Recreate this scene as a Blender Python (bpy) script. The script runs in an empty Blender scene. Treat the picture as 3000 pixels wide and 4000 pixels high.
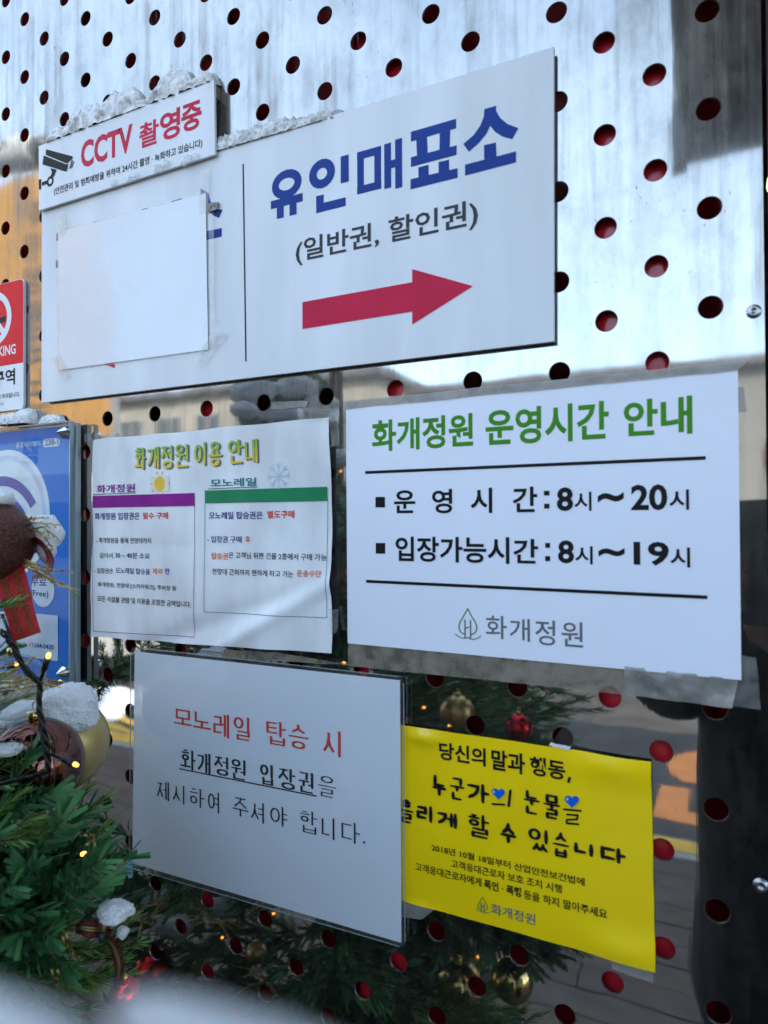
import bpy, math, random
import numpy as np
from mathutils import Vector, Matrix, noise, Quaternion
S = bpy.context.scene
COL = S.collection
R = math.radians
rnd = random.Random(7)

# ------------------------------------------------------------------ camera
CAM = Vector((0.7304, -0.4921, 1.5))
CR = Vector((0.8942, 0.44764, -0.00492))      # right
CD = Vector((-0.01028, 0.00954, -0.9999))     # down
CF = Vector((-0.44754, 0.89417, 0.01314))     # forward
FPX = 2625.0                                  # focal length for a 3000 x 4000 picture
cd = bpy.data.cameras.new('camera'); cam = bpy.data.objects.new('camera', cd); COL.objects.link(cam)
mm = Matrix(((CR.x, -CD.x, -CF.x, CAM.x), (CR.y, -CD.y, -CF.y, CAM.y), (CR.z, -CD.z, -CF.z, CAM.z), (0, 0, 0, 1)))
cam.matrix_world = mm
cd.sensor_fit = 'VERTICAL'; cd.sensor_height = 36; cd.sensor_width = 27
cd.lens = FPX / 4000 * 36
cd.clip_start = 0.002; cd.clip_end = 2000
cd.dof.use_dof = True; cd.dof.focus_distance = 0.66; cd.dof.aperture_fstop = 7.0
S.camera = cam
S.render.resolution_x = 768; S.render.resolution_y = 1024

# ------------------------------------------------------------------ light
SUN_EL, SUN_AZ = R(34), R(38)      # sun stands behind the booth; azimuth measured from +Y towards +X
w = bpy.data.worlds.new('World'); S.world = w; w.use_nodes = True
nt = w.node_tree; nt.nodes.clear()
out = nt.nodes.new('ShaderNodeOutputWorld'); bg = nt.nodes.new('ShaderNodeBackground')
sky = nt.nodes.new('ShaderNodeTexSky'); sky.sky_type = 'NISHITA'; sky.sun_disc = False
sky.sun_elevation = SUN_EL; sky.sun_rotation = SUN_AZ; sky.altitude = 50; sky.dust_density = .5; sky.ozone_density = 1.5
tc = nt.nodes.new('ShaderNodeTexCoord')
mp = nt.nodes.new('ShaderNodeMapping'); mp.inputs['Scale'].default_value = (1.0, 1.0, 2.6)
nz = nt.nodes.new('ShaderNodeTexNoise'); nz.inputs['Scale'].default_value = 1.7; nz.inputs['Detail'].default_value = 6; nz.inputs['Roughness'].default_value = .55
rp = nt.nodes.new('ShaderNodeValToRGB'); rp.color_ramp.elements[0].position = .40; rp.color_ramp.elements[1].position = .68
rp.color_ramp.elements[0].color = (.30, .30, .30, 1); rp.color_ramp.elements[1].color = (.62, .62, .62, 1)
mx = nt.nodes.new('ShaderNodeMix'); mx.data_type = 'RGBA'; mx.inputs[7].default_value = (4.1, 5.25, 6.4, 1)
L = nt.links.new
L(tc.outputs['Generated'], mp.inputs[0]); L(mp.outputs[0], nz.inputs[0]); L(nz.outputs[0], rp.inputs[0])
L(rp.outputs[0], mx.inputs[0]); L(sky.outputs[0], mx.inputs[6]); L(mx.outputs[2], bg.inputs[0]); L(bg.outputs[0], out.inputs[0])
bg.inputs[1].default_value = 0.12
sd = bpy.data.lights.new('sun', 'SUN'); sun = bpy.data.objects.new('sun', sd); COL.objects.link(sun)
sd.energy = 2.2; sd.angle = R(.53); sd.color = (1, .93, .82)
sdir = Vector((math.sin(SUN_AZ) * math.cos(SUN_EL), math.cos(SUN_AZ) * math.cos(SUN_EL), math.sin(SUN_EL)))
sun.rotation_euler = sdir.to_track_quat('Z', 'Y').to_euler()
S.view_settings.view_transform = 'Standard'; S.view_settings.look = 'None'
S.view_settings.exposure = 2.3; S.view_settings.gamma = 1
S.cycles.use_denoising = True
S.cycles.max_bounces = 8; S.cycles.glossy_bounces = 4; S.cycles.transparent_max_bounces = 16; S.cycles.transmission_bounces = 6
S.cycles.caustics_reflective = False; S.cycles.caustics_refractive = False

# ------------------------------------------------------------------ measuring: points of the photograph on real surfaces
def ray(u, v): return CR * ((u - 1500) / FPX) + CD * ((v - 2000) / FPX) + CF
def W(u, v, y=0.0):
    d = ray(u, v); return CAM + d * ((y - CAM.y) / d.y)          # on the upright plane at depth y
def P(u, v, t): return CAM + ray(u, v) * t                        # at a distance t from the camera
def MP(u, v, y):
    q = W(u, v, y); q.y = -q.y; return q                          # where a thing seen in the mirror wall really stands
def G(u, v, z=0.0):
    d = ray(u, v); q = CAM + d * ((z - CAM.z) / d.z); q.y = -q.y; return q

# ------------------------------------------------------------------ objects
ORG = {}
def tag(o, label=None, cat=None, group=None, kind=None):
    if label: o['label'] = label
    if cat: o['category'] = cat
    if group: o['group'] = group
    if kind: o['kind'] = kind
    return o
def empty(name, loc, label=None, cat=None, group=None, kind=None):
    o = bpy.data.objects.new(name, None); COL.objects.link(o); o.location = loc; o.empty_display_size = .02
    ORG[o.name] = Vector(loc); return tag(o, label, cat, group, kind)
def mk(name, V, F, mat, parent=None, smooth=False, base=None, mi=None):
    """mesh object from world coordinates"""
    if parent is not None: org = ORG[parent.name]
    elif base is not None: org = Vector(base)
    else:
        a = np.array([tuple(v) for v in V]); org = Vector((*a.mean(0)[:2], a[:, 2].min()))
    me = bpy.data.meshes.new(name)
    me.from_pydata([(v[0] - org[0], v[1] - org[1], v[2] - org[2]) for v in V], [], F)
    for m in (mat if isinstance(mat, (list, tuple)) else [mat]): me.materials.append(m)
    if mi is not None: me.polygons.foreach_set('material_index', mi)
    if smooth: me.polygons.foreach_set('use_smooth', [True] * len(me.polygons))
    me.update()
    o = bpy.data.objects.new(name, me); COL.objects.link(o)
    ORG[o.name] = org.copy()
    if parent is None: o.location = org
    else: o.parent = parent
    return o
class MB:
    def __init__(s): s.V = []; s.F = []; s.M = []
    def add(s, V, F, m=0):
        n = len(s.V); s.V += [tuple(v) for v in V]; s.F += [tuple(i + n for i in f) for f in F]; s.M += [m] * len(F); return s
    def box(s, a, b, m=0):
        x0, y0, z0 = a; x1, y1, z1 = b
        return s.add([(x0, y0, z0), (x1, y0, z0), (x1, y1, z0), (x0, y1, z0), (x0, y0, z1), (x1, y0, z1), (x1, y1, z1), (x0, y1, z1)],
                     [(0, 3, 2, 1), (4, 5, 6, 7), (0, 1, 5, 4), (1, 2, 6, 5), (2, 3, 7, 6), (3, 0, 4, 7)], m)
    def prism(s, pts, y0, y1, m=0):
        """outline of (x, z) pairs, pulled from depth y0 (front) to y1"""
        n = len(pts); V = [(p[0], y0, p[1]) for p in pts] + [(p[0], y1, p[1]) for p in pts]
        ar = sum(pts[i][0] * pts[(i + 1) % n][1] - pts[(i + 1) % n][0] * pts[i][1] for i in range(n))
        f = list(range(n)); b = list(range(n, 2 * n))
        if ar < 0: f.reverse()
        else: b.reverse()
        F = [tuple(f), tuple(b)] + [(i, (i + 1) % n, n + (i + 1) % n, n + i) for i in range(n)]
        return s.add(V, F, m)
    def tube(s, pts, rad, n=6, m=0, cap=True):
        pts = [Vector(p) for p in pts]; k = len(pts)
        if not hasattr(rad, '__len__'): rad = [rad] * k
        up = None; V = []
        for i in range(k):
            d = (pts[min(i + 1, k - 1)] - pts[max(i - 1, 0)]).normalized()
            if up is None: up = d.orthogonal().normalized()
            up = (up - d * up.dot(d)).normalized(); sd_ = d.cross(up)
            for j in range(n):
                a = 2 * math.pi * j / n; V.append(pts[i] + (up * math.cos(a) + sd_ * math.sin(a)) * rad[i])
        F = [(i * n + j, i * n + (j + 1) % n, (i + 1) * n + (j + 1) % n, (i + 1) * n + j) for i in range(k - 1) for j in range(n)]
        if cap: F += [tuple(reversed(range(n))), tuple(range((k - 1) * n, k * n))]
        return s.add(V, F, m)
    def build(s, name, mat, parent=None, smooth=False, base=None):
        return mk(name, s.V, s.F, mat, parent, smooth, base, s.M)

# ------------------------------------------------------------------ materials
def mat(name, col, rough=.5, metal=0, var=.06, vs=30, bump=0, bs=200, coat=0, spec=.5, sss=0, stretch=(1, 1, 1), col2=None, trans=0, ior=1.45, cov=.5):
    m = bpy.data.materials.new(name); m.use_nodes = True; t = m.node_tree; b = t.nodes['Principled BSDF']
    b.inputs['Roughness'].default_value = rough; b.inputs['Metallic'].default_value = metal
    b.inputs['Coat Weight'].default_value = coat; b.inputs['Coat Roughness'].default_value = .06
    b.inputs['Specular IOR Level'].default_value = spec; b.inputs['IOR'].default_value = ior
    b.inputs['Transmission Weight'].default_value = trans
    if sss: b.inputs['Subsurface Weight'].default_value = sss; b.inputs['Subsurface Radius'].default_value = (.004, .005, .006); b.inputs['Subsurface Scale'].default_value = 1
    tc = t.nodes.new('ShaderNodeTexCoord'); mp = t.nodes.new('ShaderNodeMapping'); mp.inputs['Scale'].default_value = stretch
    t.links.new(tc.outputs['Object'], mp.inputs[0])
    n = t.nodes.new('ShaderNodeTexNoise'); n.inputs['Scale'].default_value = vs; n.inputs['Detail'].default_value = 5
    t.links.new(mp.outputs[0], n.inputs[0])
    r = t.nodes.new('ShaderNodeValToRGB'); c2 = col2 or [max(0, c * (1 - 2.2 * var)) for c in col]; c1 = col if col2 else [min(1, c * (1 + var)) for c in col]
    r.color_ramp.elements[0].color = (*c2, 1); r.color_ramp.elements[1].color = (*c1, 1)
    r.color_ramp.elements[0].position = cov - .18; r.color_ramp.elements[1].position = cov + .18
    t.links.new(n.outputs[0], r.inputs[0]); t.links.new(r.outputs[0], b.inputs['Base Color'])
    if bump:
        n2 = t.nodes.new('ShaderNodeTexNoise'); n2.inputs['Scale'].default_value = bs; n2.inputs['Detail'].default_value = 3
        t.links.new(mp.outputs[0], n2.inputs[0])
        bp = t.nodes.new('ShaderNodeBump'); bp.inputs['Strength'].default_value = 1; bp.inputs['Distance'].default_value = bump
        t.links.new(n2.outputs[0], bp.inputs['Height']); t.links.new(bp.outputs[0], b.inputs['Normal'])
    return m
def film(name, opac, col=(.8, .8, .78), rough=.12, ns=60, bump=.0004, lo=.35, hi=.7, stretch=(1, 1, 1), gl=1.0, mottle=True):
    """clear plastic: see-through, with gloss and a milky share given by noise"""
    m = bpy.data.materials.new(name); m.use_nodes = True; t = m.node_tree; t.nodes.clear(); N = t.nodes.new; K = t.links.new
    o = N('ShaderNodeOutputMaterial'); tr = N('ShaderNodeBsdfTransparent'); df = N('ShaderNodeBsdfDiffuse'); gs = N('ShaderNodeBsdfGlossy')
    df.inputs[0].default_value = (*col, 1); gs.inputs[1].default_value = rough; gs.inputs[0].default_value = (gl, gl, gl, 1)
    tr.inputs[0].default_value = (.97, .98, .97, 1)
    tc = N('ShaderNodeTexCoord'); mp = N('ShaderNodeMapping'); mp.inputs['Scale'].default_value = stretch; K(tc.outputs['Object'], mp.inputs[0])
    nz = N('ShaderNodeTexNoise'); nz.inputs['Scale'].default_value = ns; nz.inputs['Detail'].default_value = 6; K(mp.outputs[0], nz.inputs[0])
    rp = N('ShaderNodeValToRGB'); rp.color_ramp.elements[0].position = lo; rp.color_ramp.elements[1].position = hi
    rp.color_ramp.elements[0].color = (opac * .25,) * 3 + (1,); rp.color_ramp.elements[1].color = (opac,) * 3 + (1,)
    K(nz.outputs[0], rp.inputs[0])
    m1 = N('ShaderNodeMixShader')
    if mottle: K(rp.outputs[0], m1.inputs[0])
    else: m1.inputs[0].default_value = opac
    K(tr.outputs[0], m1.inputs[1]); K(df.outputs[0], m1.inputs[2])
    lw = N('ShaderNodeLayerWeight'); pw_ = N('ShaderNodeMath'); pw_.operation = 'POWER'; pw_.inputs[1].default_value = 4.6; K(lw.outputs['Facing'], pw_.inputs[0])
    fr = N('ShaderNodeMath'); fr.operation = 'MULTIPLY_ADD'; fr.inputs[1].default_value = .95; fr.inputs[2].default_value = .045; K(pw_.outputs[0], fr.inputs[0])
    bp = N('ShaderNodeBump'); bp.inputs['Distance'].default_value = bump; K(nz.outputs[0], bp.inputs['Height'])
    (K(bp.outputs[0], gs.inputs['Normal']) if bump else None); lw.inputs[0].default_value = .5
    m2 = N('ShaderNodeMixShader'); K(fr.outputs[0], m2.inputs[0]); K(m1.outputs[0], m2.inputs[1]); K(gs.outputs[0], m2.inputs[2]); K(m2.outputs[0], o.inputs[0])
    return m
def emit(name, col, s):
    m = bpy.data.materials.new(name); m.use_nodes = True; t = m.node_tree; b = t.nodes['Principled BSDF']
    b.inputs['Base Color'].default_value = (*col, 1); b.inputs['Emission Color'].default_value = (*col, 1); b.inputs['Emission Strength'].default_value = s
    return m
def steel_material():
    m = bpy.data.materials.new('stained_steel'); m.use_nodes = True; t = m.node_tree; N = t.nodes.new; K = t.links.new
    b = t.nodes['Principled BSDF']; o = t.nodes['Material Output']
    b.inputs['Metallic'].default_value = 1; b.inputs['Base Color'].default_value = (.50, .495, .485, 1)
    b.inputs['Anisotropic'].default_value = .0
    tg = N('ShaderNodeTangent'); tg.direction_type = 'RADIAL'; tg.axis = 'Z'
    ge = N('ShaderNodeNewGeometry'); sx = N('ShaderNodeSeparateXYZ'); K(ge.outputs['Position'], sx.inputs[0])
    def noise_(scale, st, det=6, ro=.6):
        mp = N('ShaderNodeMapping'); mp.inputs['Scale'].default_value = st; K(ge.outputs['Position'], mp.inputs[0])
        n = N('ShaderNodeTexNoise'); n.inputs['Scale'].default_value = scale; n.inputs['Detail'].default_value = det; n.inputs['Roughness'].default_value = ro; K(mp.outputs[0], n.inputs[0]); return n.outputs[0]
    def rng(src, a, b_, c, d):
        r = N('ShaderNodeMapRange'); r.inputs[1].default_value = a; r.inputs[2].default_value = b_; r.inputs[3].default_value = c; r.inputs[4].default_value = d; K(src, r.inputs[0]); return r.outputs[0]
    def math_(op, a, b_):
        n = N('ShaderNodeMath'); n.operation = op; n.use_clamp = op in ('ADD',)
        for i, x in enumerate((a, b_)):
            if isinstance(x, (int, float)): n.inputs[i].default_value = x
            else: K(x, n.inputs[i])
        return n.outputs[0]
    hi = rng(sx.outputs[2], 1.38, 1.72, 0, 1)                     # the upper part has more run-off
    streak = rng(noise_(30, (1, 1, .05)), .47, .68, 0, 1)
    streak2 = rng(noise_(110, (1, 1, .045), 4), .5, .72, 0, 1)
    blot = rng(noise_(9, (1, 1, .5)), .42, .62, 0, 1)
    dirt = math_('MULTIPLY', math_('ADD', math_('MULTIPLY', streak, .72), math_('MULTIPLY', streak2, .42)), math_('ADD', math_('MULTIPLY', blot, .75), .22))
    dirt = math_('MULTIPLY', dirt, math_('ADD', math_('MULTIPLY', hi, .95), .10))
    dust = math_('MULTIPLY', rng(noise_(60, (1, 1, .5), 8, .75), .45, .8, 0, .5), math_('ADD', math_('MULTIPLY', hi, .6), .15))
    veil = math_('ADD', math_('MULTIPLY', hi, .12), .018)
    fac = math_('ADD', math_('ADD', dirt, dust), veil)
    specks = rng(noise_(330, (1, 1, .5), 3, .5), .655, .685, 0, 1); gate = rng(noise_(18, (1, 1, .35), 4), .55, .62, 0, 1)
    specks = math_('MULTIPLY', math_('MULTIPLY', specks, gate), .75)
    df = N('ShaderNodeBsdfDiffuse')
    cr = N('ShaderNodeValToRGB'); cr.color_ramp.elements[0].color = (.19, .175, .155, 1); cr.color_ramp.elements[1].color = (.36, .35, .33, 1)
    K(noise_(24, (1, 1, .25)), cr.inputs[0]); K(cr.outputs[0], df.inputs[0])
    ro = math_('ADD', rng(noise_(40, (1, 1, .12)), .3, .8, .012, .045), math_('MULTIPLY', hi, .025)); K(ro, b.inputs['Roughness'])
    bp = N('ShaderNodeBump'); bp.inputs['Distance'].default_value = .0004; K(noise_(7, (1, 1, .6), 3, .5), bp.inputs['Height'])
    bp2 = N('ShaderNodeBump'); bp2.inputs['Distance'].default_value = .000007; K(noise_(350, (1, 1, .04), 2, .5), bp2.inputs['Height']); K(bp.outputs[0], bp2.inputs['Normal'])
    K(bp2.outputs[0], b.inputs['Normal'])
    mx = N('ShaderNodeMixShader'); K(fac, mx.inputs[0]); K(b.outputs[0], mx.inputs[1]); K(df.outputs[0], mx.inputs[2])
    dk = N('ShaderNodeBsdfDiffuse'); dk.inputs[0].default_value = (.05, .045, .04, 1)
    mx2 = N('ShaderNodeMixShader'); K(specks, mx2.inputs[0]); K(mx.outputs[0], mx2.inputs[1]); K(dk.outputs[0], mx2.inputs[2]); K(mx2.outputs[0], o.inputs[0])
    return m
M = {}
M['steel'] = steel_material()
M['red'] = mat('red_paint', (.62, .02, .035), .28, var=.1, vs=12, coat=.4)
M['white'] = mat('sign_white', (.70, .735, .79), .32, var=.055, vs=18, stretch=(1, 1, .18), bump=.00006, bs=260, spec=.4)
M['edge'] = mat('sign_edge', (.20, .15, .13), .6, var=.2, vs=120)
M['paper'] = mat('paper', (.76, .81, .93), .35, var=.015, vs=8, spec=.45)
M['paper2'] = mat('wrinkled_paper', (.76, .79, .84), .42, var=.09, vs=22, stretch=(1, 1, .4), bump=.0004, bs=60)
M['lam'] = mat('glossy_white_sheet', (.72, .755, .82), .12, var=.02, vs=10, bump=.0007, bs=48, coat=.25)
M['yellow'] = mat('yellow_sheet', (.93, .66, .004), .30, var=.03, vs=16, coat=.4, bump=.0004, bs=14)
M['ink'] = mat('black_ink', (.012, .011, .013), .35, var=.1)
M['charcoal'] = mat('charcoal_ink', (.045, .05, .062), .35, var=.1)
M['blueink'] = mat('blue_ink', (.014, .048, .27), .33, var=.06)
M['navy'] = mat('navy_ink', (.02, .035, .22), .4)
M['green'] = mat('green_ink', (.055, .25, .018), .33, var=.04)
M['redink'] = mat('red_ink', (.56, .018, .065), .33, var=.05)
M['red2'] = mat('bright_red_ink', (.68, .03, .02), .35)
M['orange'] = mat('orange_ink', (.75, .16, .03), .4)
M['purple'] = mat('purple_ink', (.24, .012, .25), .4, var=.08)
M['green2'] = mat('bar_green_ink', (.02, .23, .10), .4, var=.08)
M['teal'] = mat('teal_ink', (.01, .20, .20), .4)
M['grey'] = mat('grey_ink', (.15, .155, .17), .35)
M['slate'] = mat('slate_ink', (.07, .13, .19), .35)
M['blue'] = mat('wifi_blue', (.006, .17, .66), .4, var=.06, vs=6, spec=.08)
M['paleblue'] = mat('pale_blue_ink', (.50, .62, .80), .3)
M['lilac'] = mat('lilac_ink', (.50, .55, .82), .3, var=.05)
M['lightlilac'] = mat('light_lilac_ink', (.62, .72, .86), .3, var=.05)
M['violet'] = mat('violet_ink', (.10, .09, .42), .3)
M['heart'] = mat('heart_blue', (.004, .12, .62), .3)
M['signred'] = mat('sign_red', (.72, .006, .014), .4, var=.03, spec=.15)
M['snow'] = mat('snow', (.90, .92, .94), .6, var=.02, vs=60, bump=.0022, bs=700, sss=.5)
M['ice'] = mat('old_snow', (.74, .75, .76), .3, var=.22, vs=120, bump=.0018, bs=420, sss=.4, col2=(.30, .29, .28), cov=.43)
M['tape'] = film('clear_tape', .30, (.62, .62, .60), .16, 90, .0009)
M['tape2'] = film('dirty_tape', .8, (.36, .35, .33), .3, 45, .0008, .25, .62)
M['glue'] = film('glue_residue', .8, (.27, .235, .19), .5, 70, .0006, .30, .62)
M['lamfilm'] = film('laminate_film', .05, (.7, .7, .7), .05, 12, .0011, mottle=False)
M['acryl'] = film('acrylic', .01, (.7, .8, .8), .02, 6, 0, gl=.45, mottle=False)
M['acryledge'] = mat('acrylic_edge', (.30, .37, .40), .15, var=.15, vs=200, stretch=(1, 1, .05), coat=.5)
M['chrome'] = mat('polished_steel', (.75, .75, .76), .12, 1, var=.03)
M['dark'] = mat('dark_metal', (.02, .021, .024), .35, var=.2)

for k_ in ('ink', 'charcoal', 'blueink', 'navy', 'green', 'redink', 'red2', 'orange', 'purple', 'green2', 'teal', 'grey', 'slate', 'violet', 'heart'):
    b_ = M[k_].node_tree.nodes['Principled BSDF']; b_.inputs['Specular IOR Level'].default_value = .14; b_.inputs['Roughness'].default_value = .45
# ------------------------------------------------------------------ lettering
def noto(s, off=0.0, res=3):
    c = bpy.data.curves.new('lettering', 'FONT'); c.body = s; c.size = 1; c.offset = off; c.resolution_u = res
    o = bpy.data.objects.new('lettering', c); COL.objects.link(o)
    me = bpy.data.meshes.new_from_object(o)
    V = [(v.co.x, v.co.y) for v in me.vertices]; F = [tuple(p.vertices) for p in me.polygons]
    bpy.data.objects.remove(o); bpy.data.curves.remove(c); bpy.data.meshes.remove(me)
    return V, F
# stroke drawn Hangul: syllable -> strokes in a unit square
CHO = 'ㄱㄲㄴㄷㄸㄹㅁㅂㅃㅅㅆㅇㅈㅉㅊㅋㅌㅍㅎ'; JUNG = 'ㅏㅐㅑㅒㅓㅔㅕㅖㅗㅘㅙㅚㅛㅜㅝㅞㅟㅠㅡㅢㅣ'
JONG = ' ㄱㄲㄳㄴㄵㄶㄷㄹㄺㄻㄼㄽㄾㄿㅀㅁㅂㅄㅅㅆㅇㅈㅊㅋㅌㅍㅎ'
def jamo(c, tall=False):
    circ = lambda cx, cy, rx, ry: [(cx + rx * math.cos(a), cy + ry * math.sin(a)) for a in [R(90 + 20 * i) for i in range(19)]]
    return {'ㄱ': [[(0, 1), (.92, 1), (.9, .62), (.62, .28), (.1, 0)]] if tall else [[(0, 1), (1, 1), (.93, 0)]],
            'ㄴ': [[(0, 1), (0, 0), (1, 0)]], 'ㄷ': [[(1, 1), (0, 1), (0, 0), (1, 0)]],
            'ㄹ': [[(0, 1), (1, 1), (1, .5), (0, .5), (0, 0), (1, 0)]],
            'ㅁ': [[(0, 0), (0, 1), (1, 1), (1, 0), (0, 0)]], 'ㅂ': [[(0, 1), (0, 0), (1, 0), (1, 1)], [(0, .52), (1, .52)]],
            'ㅅ': [[(.5, 1), (.47, .62), (.3, .28), (0, 0)], [(.48, .6), (.68, .25), (1, 0)]],
            'ㅆ': [[(.27, 1), (.24, .6), (0, 0)], [(.25, .55), (.5, 0)], [(.75, 1), (.72, .6), (.5, 0)], [(.73, .55), (1, 0)]],
            'ㅇ': [circ(.5, .5, .5, .5)], 'ㅈ': [[(.04, 1), (.96, 1)], [(.55, 1), (.46, .6), (0, 0)], [(.48, .55), (1, 0)]],
            'ㅊ': [[(.5, 1.12), (.5, .84)], [(.04, .80), (.96, .80)], [(.55, .8), (.46, .5), (0, 0)], [(.48, .45), (1, 0)]],
            'ㅌ': [[(1, 1), (0, 1), (0, 0), (1, 0)], [(0, .5), (.92, .5)]],
            'ㅍ': [[(0, 1), (1, 1)], [(0, 0), (1, 0)], [(.27, 1), (.27, 0)], [(.73, 1), (.73, 0)]],
            'ㅎ': [[(.28, 1.14), (.72, 1.14)], [(0, .86), (1, .86)], circ(.5, .27, .38, .27)],
            'ㅏ': [[(.15, 1), (.15, 0)], [(.15, .52), (1, .52)]], 'ㅑ': [[(.15, 1), (.15, 0)], [(.15, .66), (1, .66)], [(.15, .38), (1, .38)]],
            'ㅓ': [[(1, 1), (1, 0)], [(0, .55), (1, .55)]], 'ㅕ': [[(1, 1), (1, 0)], [(0, .7), (1, .7)], [(0, .42), (1, .42)]],
            'ㅣ': [[(.6, 1), (.6, 0)]], 'ㅐ': [[(.1, .97), (.1, .05)], [(1, 1), (1, 0)], [(.1, .52), (1, .52)]],
            'ㅔ': [[(-.15, .56), (.4, .56)], [(.4, .97), (.4, .05)], [(1, 1), (1, 0)]],
            'ㅖ': [[(-.15, .68), (.4, .68)], [(-.15, .42), (.4, .42)], [(.4, .97), (.4, .05)], [(1, 1), (1, 0)]],
            'ㅗ': [[(0, 0), (1, 0)], [(.5, 1), (.5, 0)]], 'ㅛ': [[(0, 0), (1, 0)], [(.3, 1), (.3, 0)], [(.7, 1), (.7, 0)]],
            'ㅜ': [[(0, 1), (1, 1)], [(.5, 1), (.5, 0)]], 'ㅠ': [[(0, 1), (1, 1)], [(.3, 1), (.3, 0)], [(.7, 1), (.7, 0)]],
            'ㅡ': [[(0, .5), (1, .5)]]}[c]
def syll(ch):
    i = ord(ch) - 0xAC00; a, b, c = CHO[i // 588], JUNG[(i % 588) // 28], JONG[i % 28]
    out = []
    def put(j, x0, y0, x1, y1, tall=False):
        for st in jamo(j, tall): out.append([(x0 + p[0] * (x1 - x0), y0 + p[1] * (y1 - y0)) for p in st])
    fin = c != ' '; comp = {'ㅘ': ('ㅗ', 'ㅏ'), 'ㅝ': ('ㅜ', 'ㅓ'), 'ㅢ': ('ㅡ', 'ㅣ')}
    if b in 'ㅗㅛㅜㅠㅡ':
        if fin:
            put(a, .2, .72, .8, 1 if a not in 'ㅎㅊ' else .96)
            up = b in 'ㅗㅛ'
            if c == 'ㄹ': put(b, 0, .46, 1, .6 if b != 'ㅡ' else .58); put(c, .2, 0, .8, .36)
            else: put(b, 0, .43 if b != 'ㅡ' else .42, 1, .6 if b != 'ㅡ' else .58); put(c, .2, 0, .8, .27)
        else:
            if b in 'ㅗㅛ': put(a, .14, .46, .86, 1 if a not in 'ㅎㅊ' else .95); put(b, 0, .08, 1, .40)
            elif b == 'ㅡ': put(a, .16, .42, .84, 1); put(b, 0, 0, 1, .3)
            else: put(a, .14, .52, .86, 1); put(b, 0, 0, 1, .36)
    elif b in comp:
        h, v = comp[b]
        if fin:
            put(a, .08, .70, .56, 1 if a not in 'ㅎㅊ' else .96)
            if v == 'ㅓ': put(h, 0, .36, .66, .56); put('ㅣ', .8, .3, 1.0, 1); out.append([(.66, .38), (.9, .38)])
            else: put(h, 0, .40, .66, .60); put(v, .76, .32, 1, 1)
            put(c, .18, 0, .92, .22)
        else:
            put(a, .1, .5, .56, 1 if a not in 'ㅎㅊ' else .95)
            put(h, 0, .12, .66, .42); put(v, .78, 0, 1, 1)
    else:
        vx0, vx1 = {'ㅏ': (.68, 1), 'ㅑ': (.68, 1), 'ㅣ': (.74, 1), 'ㅓ': (.58, .92), 'ㅕ': (.55, .92), 'ㅐ': (.66, .96), 'ㅔ': (.60, .96), 'ㅖ': (.60, .96)}[b]
        ax1 = .52 if b not in 'ㅐㅔㅖ' else .44
        if fin: put(a, 0, .52, ax1, .97 if a not in 'ㅎㅊ' else .92, a == 'ㄱ'); put(b, vx0, .42, vx1, 1); put(c, .2, 0, .92, .35 if c == 'ㄹ' else .28)
        else: put(a, 0, .16, ax1, .88 if a not in 'ㅎㅊ' else .86, a == 'ㄱ'); put(b, vx0, 0, vx1, 1)
    return out
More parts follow.
